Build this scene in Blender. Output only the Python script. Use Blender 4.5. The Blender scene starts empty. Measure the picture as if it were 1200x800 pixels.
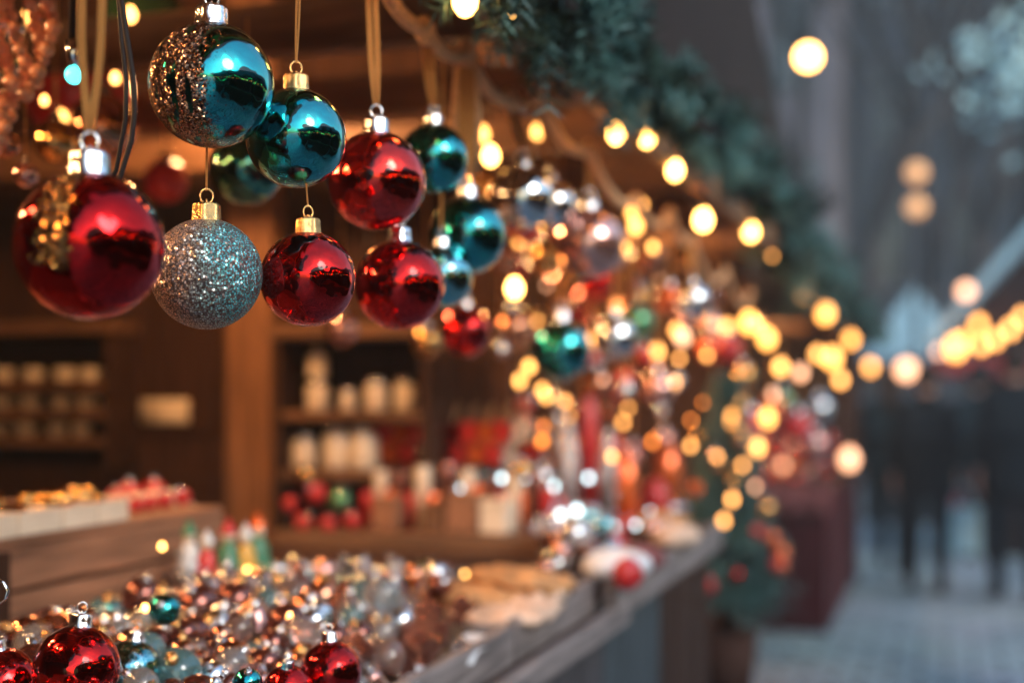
import bpy, math, random
from mathutils import Vector, Matrix
R = math.radians
rnd = random.Random(7)
sc = bpy.context.scene
C = sc.collection
F = 50.0 / 36.0 * 1200.0            # focal length in photo pixels
YAW = R(17.0); CY, SY = math.cos(YAW), math.sin(YAW)
H = 1.55                            # camera height
HORIZON = 460.0

# ---------------------------------------------------------------- placing helpers
def cam_pt(x, y, d):
    """World point seen at photo pixel (x, y) at depth d metres."""
    X = (x - 600.0) / F * d
    return Vector((X * CY - d * SY, X * SY + d * CY, H - (y - HORIZON) / F * d))
def on_wx(x, y, wx):                # ... on the plane world-x = wx (parallel to the lane)
    d = wx / ((x - 600.0) / F * CY - SY)
    return cam_pt(x, y, d)
def on_wy(x, y, wy):                # ... on the plane world-y = wy (across the lane)
    d = wy / ((x - 600.0) / F * SY + CY)
    return cam_pt(x, y, d)
def on_z(x, y, z):
    d = (H - z) * F / (y - HORIZON)
    return cam_pt(x, y, d)

# ---------------------------------------------------------------- materials
M = {}
def new_mat(name):
    m = bpy.data.materials.new(name); m.use_nodes = True
    nt = m.node_tree; b = nt.nodes['Principled BSDF']
    M[name] = m
    return m, nt, b
def mat(name, col, rough=0.6, metal=0.0, var=0.0, scale=20.0, bump=0.0, coat=0.0, stretch=None, emit=None, es=0.0, trans=0.0, sss=0.0):
    m, nt, b = new_mat(name)
    b.inputs['Base Color'].default_value = (*col, 1)
    b.inputs['Roughness'].default_value = rough
    b.inputs['Metallic'].default_value = metal
    b.inputs['Coat Weight'].default_value = coat
    if not metal and not coat and max(col) < .13: b.inputs['Specular IOR Level'].default_value = 0.12
    b.inputs['Coat Roughness'].default_value = 0.03
    b.inputs['Transmission Weight'].default_value = trans
    if emit:
        b.inputs['Emission Color'].default_value = (*emit, 1); b.inputs['Emission Strength'].default_value = es
    if var or bump:
        tc = nt.nodes.new('ShaderNodeTexCoord'); mp = nt.nodes.new('ShaderNodeMapping')
        nt.links.new(tc.outputs['Object'], mp.inputs[0])
        if stretch: mp.inputs['Scale'].default_value = stretch
        n = nt.nodes.new('ShaderNodeTexNoise'); n.inputs['Scale'].default_value = scale; n.inputs['Detail'].default_value = 5
        nt.links.new(mp.outputs[0], n.inputs['Vector'])
        if var:
            r = nt.nodes.new('ShaderNodeValToRGB')
            r.color_ramp.elements[0].position = 0.3; r.color_ramp.elements[1].position = 0.7
            r.color_ramp.elements[0].color = (*[c * (1 - var) for c in col], 1)
            r.color_ramp.elements[1].color = (*[min(1, c * (1 + var)) for c in col], 1)
            nt.links.new(n.outputs['Fac'], r.inputs[0]); nt.links.new(r.outputs[0], b.inputs['Base Color'])
        if bump:
            bp = nt.nodes.new('ShaderNodeBump'); bp.inputs['Strength'].default_value = bump; bp.inputs['Distance'].default_value = 0.01
            nt.links.new(n.outputs['Fac'], bp.inputs['Height']); nt.links.new(bp.outputs[0], b.inputs['Normal'])
    return m

def wood(name, col, axis='y', rough=0.62, plank=0.0):
    st = {'x': (1, 14, 14), 'y': (14, 1, 14), 'z': (14, 14, 1)}[axis]
    m = mat(name, col, rough, var=0.5, scale=6, bump=0.25, stretch=st)
    return m

wood('dark_wood', (0.050, 0.023, 0.013)); wood('dark_wood_z', (0.048, 0.021, 0.012), 'z'); wood('dark_wood_x', (0.050, 0.023, 0.013), 'x')
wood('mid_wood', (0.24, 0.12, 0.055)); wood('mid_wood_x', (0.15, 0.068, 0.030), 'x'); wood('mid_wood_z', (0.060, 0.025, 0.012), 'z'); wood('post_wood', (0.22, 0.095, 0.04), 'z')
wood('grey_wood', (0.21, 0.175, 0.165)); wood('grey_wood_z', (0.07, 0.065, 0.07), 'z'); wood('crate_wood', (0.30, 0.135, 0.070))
wood('night_wood', (0.020, 0.010, 0.008), 'z')
wood('blue_panel', (0.06, 0.075, 0.085), 'z'); wood('maroon_panel', (0.05, 0.008, 0.010), 'z')
mat('cream_card', (0.82, 0.68, 0.52), 0.7, var=0.1, scale=30)
mat('cream_ceramic', (0.72, 0.60, 0.46), 0.3, coat=0.3)
mat('paper_white', (0.78, 0.80, 0.82), 0.7, var=0.06, scale=20, bump=0.3)
mat('straw', (0.10, 0.055, 0.03), 0.85, var=0.6, scale=90, bump=1.0)
mat('gold_metal', (0.86, 0.52, 0.20), 0.22, 1.0, bump=0.25, scale=400)
mat('silver_metal', (0.80, 0.82, 0.86), 0.13, 1.0, bump=0.12, scale=60)
mat('silver_ball', (0.75, 0.79, 0.82), 0.07, 1.0, coat=0.6)
mat('copper_ball', (0.62, 0.27, 0.15), 0.12, 1.0, coat=0.6)
mat('brown_ball', (0.20, 0.055, 0.035), 0.14, 0.8, coat=0.8)
mat('gold_ball', (0.80, 0.45, 0.14), 0.12, 1.0, coat=0.5)
mat('pink_ball', (0.75, 0.40, 0.34), 0.12, 0.9, coat=0.5)
mat('orange_ball', (0.85, 0.16, 0.03), 0.2, 0.6, coat=0.6)
mat('green_ball', (0.10, 0.30, 0.14), 0.15, 0.7, coat=0.6)
mat('matt_red', (0.55, 0.02, 0.02), 0.35, 0.1, coat=0.4)
mat('foil', (0.50, 0.19, 0.12), 0.25, 0.85, var=0.5, scale=90, bump=0.9)
mat('foil_silver', (0.65, 0.55, 0.52), 0.22, 0.95, var=0.2, scale=110, bump=0.9)
mat('wire_dark', (0.02, 0.015, 0.015), 0.5)
mat('rope', (0.80, 0.46, 0.24), 0.8, var=0.3, scale=200, bump=0.6)
mat('bead', (0.90, 0.36, 0.20), 0.3, var=0.3, scale=40, coat=0.6)
mat('pastry', (0.50, 0.24, 0.09), 0.6, var=0.5, scale=40, bump=0.6)
mat('pale_pastry', (0.66, 0.45, 0.32), 0.6, var=0.4, scale=30, bump=0.5)
mat('skin', (0.48, 0.27, 0.20), 0.5)
mat('hair', (0.03, 0.018, 0.012), 0.6, var=0.3, scale=60, bump=0.5)
mat('coat_black', (0.005, 0.009, 0.012), 0.85, var=0.3, scale=30, bump=0.3)
mat('coat_teal', (0.006, 0.018, 0.024), 0.85, var=0.3, scale=30, bump=0.3)
mat('trousers', (0.006, 0.012, 0.018), 0.85, var=0.3, scale=40, bump=0.2)
mat('boot', (0.012, 0.010, 0.010), 0.5)
mat('bag_blue', (0.40, 0.66, 0.76), 0.7, var=0.1, scale=20, bump=0.3)
mat('bag_red', (0.35, 0.06, 0.07), 0.7, var=0.1, scale=20)
mat('cloth_maroon', (0.16, 0.02, 0.025), 0.9, var=0.3, scale=20, bump=0.4)
mat('cloth_rose', (0.20, 0.06, 0.06), 0.9, var=0.3, scale=20, bump=0.4)
mat('roof_sheet', (0.06, 0.05, 0.05), 0.7, var=0.3, scale=8)
mat('tarp', (0.26, 0.42, 0.50), 0.6, var=0.15, scale=5)
mat('facade', (0.21, 0.19, 0.22), 0.9, var=0.25, scale=0.6, bump=0.3)
mat('facade_dark', (0.10, 0.115, 0.135), 0.9, var=0.3, scale=0.6, bump=0.3)
mat('stone_trim', (0.17, 0.16, 0.18), 0.9, var=0.2, scale=2)
mat('window_glass', (0.03, 0.045, 0.055), 0.12, 0.0, coat=0.5)
mat('bark', (0.035, 0.03, 0.03), 0.9, var=0.4, scale=12, bump=0.8)
mat('frost_leaf', (0.45, 0.68, 0.72), 0.7, var=0.3, scale=4)
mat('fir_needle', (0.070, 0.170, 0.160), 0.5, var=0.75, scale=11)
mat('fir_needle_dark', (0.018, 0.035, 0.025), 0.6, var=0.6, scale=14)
mat('clay', (0.08, 0.04, 0.03), 0.8, var=0.2, scale=20)
mat('toy_green', (0.05, 0.22, 0.12), 0.4, coat=0.3); mat('toy_white', (0.72, 0.75, 0.78), 0.4, coat=0.3); mat('toy_yellow', (0.75, 0.42, 0.06), 0.4, coat=0.3)
mat('iron', (0.02, 0.022, 0.025), 0.5, 0.6)
mat('bulb_warm', (1, 0.7, 0.4), 0.3, emit=(1.0, 0.46, 0.10), es=11)
mat('bulb_soft', (1, 0.6, 0.3), 0.3, emit=(1.0, 0.40, 0.09), es=4.2)
mat('bulb_rose', (1, 0.6, 0.4), 0.3, emit=(1.0, 0.46, 0.24), es=2.2)
mat('bulb_far', (1, 0.6, 0.3), 0.3, emit=(1.0, 0.38, 0.07), es=3.8)
mat('bulb_amber', (1, 0.4, 0.1), 0.3, emit=(1.0, 0.25, 0.035), es=3.5)
mat('bulb_white', (1, 0.9, 0.8), 0.3, emit=(1.0, 0.80, 0.60), es=6)
mat('glint_cool', (0.8, 0.95, 1), 0.3, emit=(0.62, 0.84, 0.90), es=4.5)
mat('bulb_cyan', (0.1, 0.9, 0.9), 0.3, emit=(0.05, 0.85, 0.75), es=3.0)
mat('bulb_red', (1, 0.1, 0.02), 0.3, emit=(1.0, 0.10, 0.02), es=4)
mat('warm_shade', (0.8, 0.5, 0.25), 0.6, emit=(1.0, 0.42, 0.16), es=.55)

def glass_mat(name, col, rough=0.02):
    m, nt, b = new_mat(name)
    b.inputs['Base Color'].default_value = (*col, 1); b.inputs['Roughness'].default_value = rough
    b.inputs['Transmission Weight'].default_value = 0.85; b.inputs['IOR'].default_value = 1.45
    b.inputs['Coat Weight'].default_value = 0.5
glass_mat('clear_glass', (0.93, 0.86, 0.82)); glass_mat('teal_glass', (0.35, 0.75, 0.80)); glass_mat('smoke_glass', (0.75, 0.50, 0.42))

def gloss_ball(name, col, glitter=None, gcol=(0.9, 0.45, 0.2), coat=1.0, patches=None, refl_tint=None):
    """Lacquered metal-coated glass; glitter = function name of the local mask."""
    m, nt, b = new_mat(name)
    N, L = nt.nodes, nt.links
    b.inputs['Base Color'].default_value = (*col, 1); b.inputs['Metallic'].default_value = 1.0
    b.inputs['Roughness'].default_value = 0.05; b.inputs['Coat Weight'].default_value = coat; b.inputs['Coat Roughness'].default_value = 0.02
    tc = N.new('ShaderNodeTexCoord')
    # hand-blown unevenness
    n = N.new('ShaderNodeTexNoise'); n.inputs['Scale'].default_value = 2.2; n.inputs['Detail'].default_value = 1.5
    L.new(tc.outputs['Object'], n.inputs['Vector'])
    bp = N.new('ShaderNodeBump'); bp.inputs['Strength'].default_value = 0.12; bp.inputs['Distance'].default_value = 0.03
    L.new(n.outputs['Fac'], bp.inputs['Height'])
    L.new(bp.outputs[0], b.inputs['Normal'])
    du = N.new('ShaderNodeTexNoise'); du.inputs['Scale'].default_value = 9; du.inputs['Detail'].default_value = 8; du.inputs['Roughness'].default_value = .75; L.new(tc.outputs['Object'], du.inputs['Vector'])
    dr_ = N.new('ShaderNodeMapRange'); dr_.inputs[1].default_value = .45; dr_.inputs[2].default_value = .75; dr_.inputs[3].default_value = .035; dr_.inputs[4].default_value = .16
    L.new(du.outputs['Fac'], dr_.inputs[0]); L.new(dr_.outputs[0], b.inputs['Roughness'])
    def math_(op, a, c=None, clamp=False):
        q = N.new('ShaderNodeMath'); q.operation = op; q.use_clamp = clamp
        for i, v in enumerate((a, c)):
            if v is None: continue
            if isinstance(v, (int, float)): q.inputs[i].default_value = v
            else: L.new(v, q.inputs[i])
        return q.outputs[0]
    if patches:                      # lighter painted wash with ragged edge
        pn = N.new('ShaderNodeTexVoronoi'); pn.inputs['Scale'].default_value = patches[1]; pn.feature = 'DISTANCE_TO_EDGE'
        L.new(tc.outputs['Object'], pn.inputs['Vector'])
        f = math_('LESS_THAN', pn.outputs['Distance'], 0.06)
        mx = N.new('ShaderNodeMix'); mx.data_type = 'RGBA'
        mx.inputs[6].default_value = (*col, 1); mx.inputs[7].default_value = (*patches[0], 1)
        L.new(f, mx.inputs[0]); L.new(mx.outputs[2], b.inputs['Base Color'])
    if glitter:
        sx = N.new('ShaderNodeSeparateXYZ'); L.new(tc.outputs['Object'], sx.inputs[0])
        nz = N.new('ShaderNodeTexNoise'); nz.inputs['Scale'].default_value = 3.0; nz.inputs['Detail'].default_value = 6; L.new(tc.outputs['Object'], nz.inputs['Vector'])
        off = math_('MULTIPLY', math_('SUBTRACT', nz.outputs['Fac'], 0.5), glitter[3])
        v = N.new('ShaderNodeTexVoronoi'); v.inputs['Scale'].default_value = glitter[5] if len(glitter) > 5 else 42
        L.new(tc.outputs['Object'], v.inputs['Vector'])
        sc_ = N.new('ShaderNodeSeparateColor'); L.new(v.outputs['Color'], sc_.inputs[0])
        fl = math_('MULTIPLY', math_('POWER', math_('SUBTRACT', sc_.outputs[0], 0.5), 3.0), 2.6 if glitter[0] < -2 else 1.4)
        x = math_('ADD', math_('ADD', sx.outputs['X'], off), fl)
        lo, hi = glitter[0], glitter[1]
        mask = math_('MULTIPLY', math_('GREATER_THAN', x, lo), math_('LESS_THAN', x, hi))
        if glitter[2] is not None:
            mask = math_('MULTIPLY', mask, math_('GREATER_THAN', math_('ADD', sx.outputs['Z'], math_('MULTIPLY', off, 3.0)), glitter[2]))
        if len(glitter) > 4:         # bare lacquer streaks
            wv = N.new('ShaderNodeTexNoise'); wv.inputs['Scale'].default_value = 2.6; mp = N.new('ShaderNodeMapping'); mp.inputs['Scale'].default_value = (2.6, 1, 0.5)
            L.new(tc.outputs['Object'], mp.inputs[0]); L.new(mp.outputs[0], wv.inputs['Vector'])
            streak = math_('LESS_THAN', wv.outputs['Fac'], glitter[4])
            mask = math_('MULTIPLY', mask, streak)
        vs = N.new('ShaderNodeVectorMath'); vs.operation = 'SUBTRACT'; L.new(v.outputs['Color'], vs.inputs[0]); vs.inputs[1].default_value = (0.5, 0.5, 0.5)
        sl = N.new('ShaderNodeVectorMath'); sl.operation = 'SCALE'; L.new(vs.outputs[0], sl.inputs[0]); sl.inputs['Scale'].default_value = 1.5 if not refl_tint else 1.1; v.inputs['Randomness'].default_value = 1.0 if not refl_tint else .72
        ge = N.new('ShaderNodeNewGeometry')
        ad = N.new('ShaderNodeVectorMath'); L.new(ge.outputs['Normal'], ad.inputs[0]); L.new(sl.outputs[0], ad.inputs[1])
        nm = N.new('ShaderNodeVectorMath'); nm.operation = 'NORMALIZE'; L.new(ad.outputs[0], nm.inputs[0])
        g = N.new('ShaderNodeBsdfPrincipled')
        g.inputs['Metallic'].default_value = 1.0 if not refl_tint else .55; g.inputs['Roughness'].default_value = 0.2 if not refl_tint else .3
        # grain: only the centre of each flake is bright, the gaps are dark
        grain = math_('LESS_THAN', v.outputs['Distance'], 0.42 if not refl_tint else 0.40)
        gm = N.new('ShaderNodeMix'); gm.data_type = 'RGBA'; gm.inputs[6].default_value = (0.045, 0.025, 0.02, 1) if not refl_tint else (0.15, 0.11, 0.10, 1); gm.inputs[7].default_value = (*gcol, 1)
        if refl_tint:  # teal sky reflection put into the bead colour, growing along local X
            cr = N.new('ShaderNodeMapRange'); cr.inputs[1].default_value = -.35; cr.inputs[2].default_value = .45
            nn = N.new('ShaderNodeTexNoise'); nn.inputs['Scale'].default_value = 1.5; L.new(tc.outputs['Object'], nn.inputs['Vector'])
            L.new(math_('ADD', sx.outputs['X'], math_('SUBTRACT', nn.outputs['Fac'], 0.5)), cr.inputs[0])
            g3 = N.new('ShaderNodeMix'); g3.data_type = 'RGBA'; g3.inputs[6].default_value = (*gcol, 1); g3.inputs[7].default_value = (*refl_tint, 1)
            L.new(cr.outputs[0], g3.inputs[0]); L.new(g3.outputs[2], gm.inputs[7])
        L.new(grain, gm.inputs[0]); L.new(gm.outputs[2], g.inputs['Base Color']); L.new(nm.outputs[0], g.inputs['Normal'])
        ms = N.new('ShaderNodeMixShader'); L.new(mask, ms.inputs[0]); L.new(b.outputs[0], ms.inputs[1]); L.new(g.outputs[0], ms.inputs[2])
        L.new(ms.outputs[0], N['Material Output'].inputs['Surface'])
    return m
RED = (0.62, 0.008, 0.008); TEAL = (0.002, 0.33, 0.35)
gloss_ball('red_gloss', RED, coat=.35)
gloss_ball('red_gloss_band', (0.52, 0.008, 0.010), glitter=(-0.40, 0.03, -0.34, 0.26, 0.95, 52), gcol=(1.0, 0.45, 0.10), coat=.12)
gloss_ball('red_bright', (0.75, 0.02, 0.012), coat=.6)
gloss_ball('teal_gloss', TEAL)
gloss_ball('teal_glitter_half', TEAL, glitter=(-3, 0.12, None, 0.34, 0.60, 62), gcol=(0.95, 0.56, 0.34))
gloss_ball('teal_crackle', (0.05, 0.42, 0.48), patches=((0.55, 0.70, 0.72), 7))
gloss_ball('green_gloss', (0.01, 0.16, 0.12), patches=((0.15, 0.35, 0.2), 4))
gloss_ball('glitter_silver', (0.2, 0.2, 0.2), glitter=(-3, 3, None, 0, 2.0, 27), gcol=(1.0, 0.66, 0.50), refl_tint=(0.16, 0.80, 0.84))  # teal side is reflected sky painted into the beads

def cobble():
    m, nt, b = new_mat('cobble'); N, L = nt.nodes, nt.links
    tc = N.new('ShaderNodeTexCoord'); br = N.new('ShaderNodeTexBrick')
    br.inputs['Scale'].default_value = 1.0; br.inputs['Brick Width'].default_value = 0.30; br.inputs['Row Height'].default_value = 0.20
    br.inputs['Mortar Size'].default_value = 0.022; br.inputs['Mortar Smooth'].default_value = 0.4
    br.inputs['Color1'].default_value = (0.28, 0.39, 0.44, 1); br.inputs['Color2'].default_value = (0.54, 0.66, 0.71, 1); br.inputs['Mortar'].default_value = (0.09, 0.11, 0.12, 1)
    L.new(tc.outputs['Object'], br.inputs['Vector'])
    n = N.new('ShaderNodeTexNoise'); n.inputs['Scale'].default_value = 1.3; n.inputs['Detail'].default_value = 6; L.new(tc.outputs['Object'], n.inputs['Vector'])
    mx = N.new('ShaderNodeMix'); mx.data_type = 'RGBA'; mx.blend_type = 'MULTIPLY'; mx.inputs[0].default_value = 0.3
    L.new(br.outputs['Color'], mx.inputs[6]); L.new(n.outputs['Color'], mx.inputs[7]); L.new(mx.outputs[2], b.inputs['Base Color'])
    rr = N.new('ShaderNodeMapRange'); rr.inputs[3].default_value = 0.25; rr.inputs[4].default_value = 0.6
    L.new(n.outputs['Fac'], rr.inputs[0]); L.new(rr.outputs[0], b.inputs['Roughness'])
    bp = N.new('ShaderNodeBump'); bp.inputs['Strength'].default_value = 0.7; bp.inputs['Distance'].default_value = 0.02; bp.invert = True
    L.new(br.outputs['Fac'], bp.inputs['Height']); L.new(bp.outputs[0], b.inputs['Normal'])
cobble()

def ribbon_mat():
    m, nt, b = new_mat('gold_ribbon'); N, L = nt.nodes, nt.links
    tc = N.new('ShaderNodeTexCoord'); w = N.new('ShaderNodeTexWave'); w.bands_direction = 'Z'; w.inputs['Scale'].default_value = 0.32
    geo = N.new('ShaderNodeNewGeometry'); mp = N.new('ShaderNodeMapping'); mp.inputs['Scale'].default_value = (1000, 1000, 1000)
    L.new(geo.outputs['Position'], mp.inputs[0]); L.new(mp.outputs[0], w.inputs['Vector'])
    r = N.new('ShaderNodeValToRGB'); r.color_ramp.elements[0].color = (0.30, 0.09, 0.02, 1); r.color_ramp.elements[1].color = (0.95, 0.46, 0.12, 1)
    L.new(w.outputs['Fac'], r.inputs[0]); L.new(r.outputs[0], b.inputs['Base Color'])
    b.inputs['Metallic'].default_value = 0.25; b.inputs['Roughness'].default_value = 0.45
    bp = N.new('ShaderNodeBump'); bp.inputs['Strength'].default_value = 0.8; bp.inputs['Distance'].default_value = 0.001
    L.new(w.outputs['Fac'], bp.inputs['Height']); L.new(bp.outputs[0], b.inputs['Normal'])
ribbon_mat()

# ---------------------------------------------------------------- mesh builder
class MB:
    def __init__(s): s.v = []; s.f = []
    def add(s, vs, fs):
        o = len(s.v); s.v += [tuple(v) for v in vs]; s.f += [tuple(i + o for i in f) for f in fs]; return s
    def box(s, lo, hi, rot=0.0, bev=0.0):
        x0, y0, z0 = lo; x1, y1, z1 = hi
        cx, cy = (x0 + x1) / 2, (y0 + y1) / 2; c, n = math.cos(rot), math.sin(rot)
        b = min(bev, abs(x1 - x0) * .3, abs(y1 - y0) * .3, abs(z1 - z0) * .3)
        def T(x, y, z): return (cx + (x - cx) * c - (y - cy) * n, cy + (x - cx) * n + (y - cy) * c, z)
        if b <= 0:
            vs = [T(x, y, z) for z in (z0, z1) for (x, y) in ((x0, y0), (x1, y0), (x1, y1), (x0, y1))]
            return s.add(vs, [(3, 2, 1, 0), (4, 5, 6, 7), (0, 1, 5, 4), (1, 2, 6, 5), (2, 3, 7, 6), (3, 0, 4, 7)])
        def ring(i, z): return [T(*p, z) for p in ((x0 + i, y0 + i), (x1 - i, y0 + i), (x1 - i, y1 - i), (x0 + i, y1 - i))]
        # chamfered along top/bottom edges
        vs = ring(b, z0) + ring(0, z0 + b) + ring(0, z1 - b) + ring(b, z1)
        fs = [(3, 2, 1, 0), (12, 13, 14, 15)]
        for k in range(3):
            for i in range(4):
                a, e = k * 4 + i, k * 4 + (i + 1) % 4
                fs.append((a, e, e + 4, a + 4))
        return s.add(vs, fs)
    def prism(s, poly, axis, a, b):
        """poly: list of 2-d points, extruded along axis between a and b."""
        n = len(poly)
        def P(p, t): return {'x': (t, p[0], p[1]), 'y': (p[0], t, p[1]), 'z': (p[0], p[1], t)}[axis]
        vs = [P(p, a) for p in poly] + [P(p, b) for p in poly]
        fs = [tuple(range(n - 1, -1, -1)), tuple(range(n, 2 * n))] + [(i, (i + 1) % n, n + (i + 1) % n, n + i) for i in range(n)]
        return s.add(vs, fs)
    def tube(s, pts, r, n=8, cap=True, flat=1.0):
        pts = [Vector(p) for p in pts]; rs = r if isinstance(r, (list, tuple)) else [r] * len(pts)
        rings = []; up = None
        for i, p in enumerate(pts):
            t = (pts[min(i + 1, len(pts) - 1)] - pts[max(i - 1, 0)]).normalized()
            if up is None:
                up = Vector((0, 0, 1)) if abs(t.z) < .9 else Vector((CY, SY, 0))
            a = (up - t * up.dot(t)).normalized(); up = a; bb = t.cross(a)
            rings.append([p + a * math.cos(2 * math.pi * k / n) * rs[i] + bb * math.sin(2 * math.pi * k / n) * rs[i] * flat for k in range(n)])
        vs = [v for rg in rings for v in rg]; fs = []
        for i in range(len(rings) - 1):
            for k in range(n):
                fs.append((i * n + k, i * n + (k + 1) % n, (i + 1) * n + (k + 1) % n, (i + 1) * n + k))
        if cap: fs += [tuple(range(n - 1, -1, -1)), tuple(range(len(vs) - n, len(vs)))]
        return s.add(vs, fs)
    def loop(s, c, R_, r, n=20, m=6, plane='xz', sq=1.0):
        c = Vector(c); vs = []; fs = []
        for i in range(n):
            a = 2 * math.pi * i / n
            for k in range(m):
                b = 2 * math.pi * k / m; q = R_ + r * math.cos(b); w = r * math.sin(b)
                p = {'xz': (q * math.cos(a), w, q * math.sin(a) * sq), 'xy': (q * math.cos(a), q * math.sin(a) * sq, w), 'yz': (w, q * math.cos(a), q * math.sin(a) * sq)}[plane]
                vs.append(c + Vector(p)); fs.append((i * m + k, ((i + 1) % n) * m + k, ((i + 1) % n) * m + (k + 1) % m, i * m + (k + 1) % m))
        return s.add(vs, fs)
    def lathe(s, prof, c=(0, 0, 0), n=24, mod=None):
        c = Vector(c); vs = []; fs = []; k = len(prof)
        for i in range(n):
            a = 2 * math.pi * i / n
            for j, (r, z) in enumerate(prof):
                q = r * (mod(a, j) if mod else 1.0)
                vs.append(c + Vector((q * math.cos(a), q * math.sin(a), z)))
        for i in range(n):
            for j in range(k - 1):
                a, b = i * k + j, ((i + 1) % n) * k + j
                fs.append((a, b, b + 1, a + 1))
        return s.add(vs, fs)
    def ball(s, c, r, n=24, m=16, sz=1.0):
        return s.lathe([(max(1e-5, math.sin(math.pi * j / m)) * r, -math.cos(math.pi * j / m) * r * sz) for j in range(m + 1)], c, n)
    def data(s, name, mt, smooth=True, off=None):
        me = bpy.data.meshes.new(name)
        v = s.v if off is None else [(a - off[0], b - off[1], c - off[2]) for a, b, c in s.v]
        me.from_pydata(v, [], s.f)
        if smooth: me.polygons.foreach_set('use_smooth', [True] * len(me.polygons))
        me.materials.append(M[mt]); me.update()
        return me

def link(name, me, parent=None):
    o = bpy.data.objects.new(name, me); C.objects.link(o)
    if parent is not None: o.parent = parent
    return o
def tag(o, label=None, cat=None, group=None, kind=None):
    if label: o['label'] = label
    if cat: o['category'] = cat
    if group: o['group'] = group
    if kind: o['kind'] = kind
    return o
def thing(name, label, cat, loc=(0, 0, 0), group=None):
    o = bpy.data.objects.new(name, None); C.objects.link(o); o.location = loc; o.empty_display_size = .05
    return tag(o, label, cat, group)
def root_loc(o):
    while o.parent is not None: o = o.parent
    return o.location
def part(name, mb, mt, parent, smooth=False, label=None):
    """World-coordinate geometry under a thing (unrotated, unscaled)."""
    o = link(name, mb.data(name, mt, smooth, root_loc(parent)), parent)
    if label: o['label'] = label
    return o
def struct(name, mb, mt, smooth=False):
    return tag(link(name, mb.data(name, mt, smooth)), kind='structure')
def copy_tree(o, parent=None):
    c = o.copy(); C.objects.link(c)
    if parent is not None: c.parent = parent
    for ch in kids.get(o.name, []): copy_tree(ch, c)
    return c
kids = {}

# ================================================================ SETTING
g = MB(); g.add([(-25.9, -16.9, 0), (19.7, -16.9, 0), (19.7, 42.9, 0), (-25.9, 42.9, 0)], [(0, 1, 2, 3)])
struct('street', g, 'cobble')

# ---------------------------------------------------------------- stalls along the lane (left side)
FX = -0.56                           # plane of the counter fronts
def planks(mb, axis, x0, x1, a0, a1, z0, z1, w=0.14, gap=0.004, jit=0.003):
    """wall of vertical planks; axis 'x': wall lies across the lane (spans x0..x1 in x, a0..a1 thick in y)"""
    t = a0 if axis == 'y' else x0; end = a1 if axis == 'y' else x1
    while t < end - 0.01:
        e = min(t + w - gap, end); j = rnd.uniform(0, jit)
        if axis == 'x': mb.box((t, a0 + j, z0), (e, a1 + j, z1))
        else: mb.box((x0 + j, t, z0), (x1 + j, e, z1))
        t += w
    return mb

WY = 3.1                             # partition between the first two stalls
s1 = thing('market_stall', 'brown timber market stall nearest the camera, hung with red and teal baubles', 'market stall', (-1.6, 1.7, 0))
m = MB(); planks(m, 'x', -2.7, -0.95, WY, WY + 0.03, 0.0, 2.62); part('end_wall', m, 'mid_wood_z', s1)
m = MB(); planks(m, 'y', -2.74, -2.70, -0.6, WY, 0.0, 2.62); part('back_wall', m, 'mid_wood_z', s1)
# door of the end wall
pA, pB = on_wy(128, 600, WY - .03), on_wy(262, 600, WY - .03)
m = MB(); m.box((pA.x, WY - .03, 0.1), (pB.x, WY - .004, 1.95))
dr = part('door', m, 'dark_wood_z', s1)
m = MB()
for a, b, z0, z1 in ((.04, .30, .2, 1.35), (.34, .64, .2, 1.35), (.04, .30, 1.45, 1.9), (.34, .64, 1.45, 1.9)):
    W = pB.x - pA.x
    m.box((pA.x + a / .68 * W, WY - .042, z0), (pA.x + b / .68 * W, WY - .0305, z1), bev=.006)
part('door_panel', m, 'dark_wood_z', dr)
# post
q0, q1 = on_wy(264, 500, WY - .12), on_wy(318, 500, WY - .12)
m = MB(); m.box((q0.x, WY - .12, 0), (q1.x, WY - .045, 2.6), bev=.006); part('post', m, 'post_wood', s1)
# front posts
m = MB(); m.box((FX - .10, WY - .06, 0), (FX - .02, WY + .02, 2.0)); 
# counter
m = MB(); m.box((-1.9, 0.3, H - .40), (FX + .012, 2.40, H - .373), bev=.004)
part('counter_top', m, 'dark_wood', s1)
m = MB(); m.box((FX + .013, 0.3, H - .400), (FX + .035, 2.42, H - .362), bev=.004); part('counter_rail', m, 'grey_wood', s1)
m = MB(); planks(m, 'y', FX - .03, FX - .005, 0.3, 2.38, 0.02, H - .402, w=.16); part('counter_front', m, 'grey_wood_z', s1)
# rafters and roof
def roof(st, y0, y1, ex=-0.455, ez=H + .50, rx=-1.75, rz=H + 1.25, bx=-2.9, wname='dark_wood'):
    m = MB(); t = .03
    m.prism([(ex, ez), (rx, rz), (rx, rz + t), (ex + .02, ez + t)], 'y', y0, y1)
    m.prism([(rx - .002, rz), (bx, ez), (bx - .02, ez + t), (rx - .002, rz + t)], 'y', y0, y1)
    part('roof', m, wname, st)
    for k in range(int((y1 - y0) / .45)):
        y = y0 + .12 + k * .45; m = MB()
        m.prism([(ex - .02, ez - .075), (rx, rz - .08), (rx, rz - .006), (ex - .02, ez - .004)], 'y', y, y + .05)
        m.prism([(rx - .002, rz - .08), (bx, ez - .075), (bx, ez - .004), (rx - .002, rz - .006)], 'y', y, y + .05)
        m.box((bx + .3, y + .051, ez - .02), (ex - .1, y + .09, ez + .05))
        part('rafter', m, 'mid_wood_x', st)
    m = MB(); m.box((ex - .05, y0, ez - .085), (ex - .021, y1, ez - .01), bev=.004); part('eave_board', m, 'mid_wood', st)
roof(s1, -0.6, WY + .02)
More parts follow.
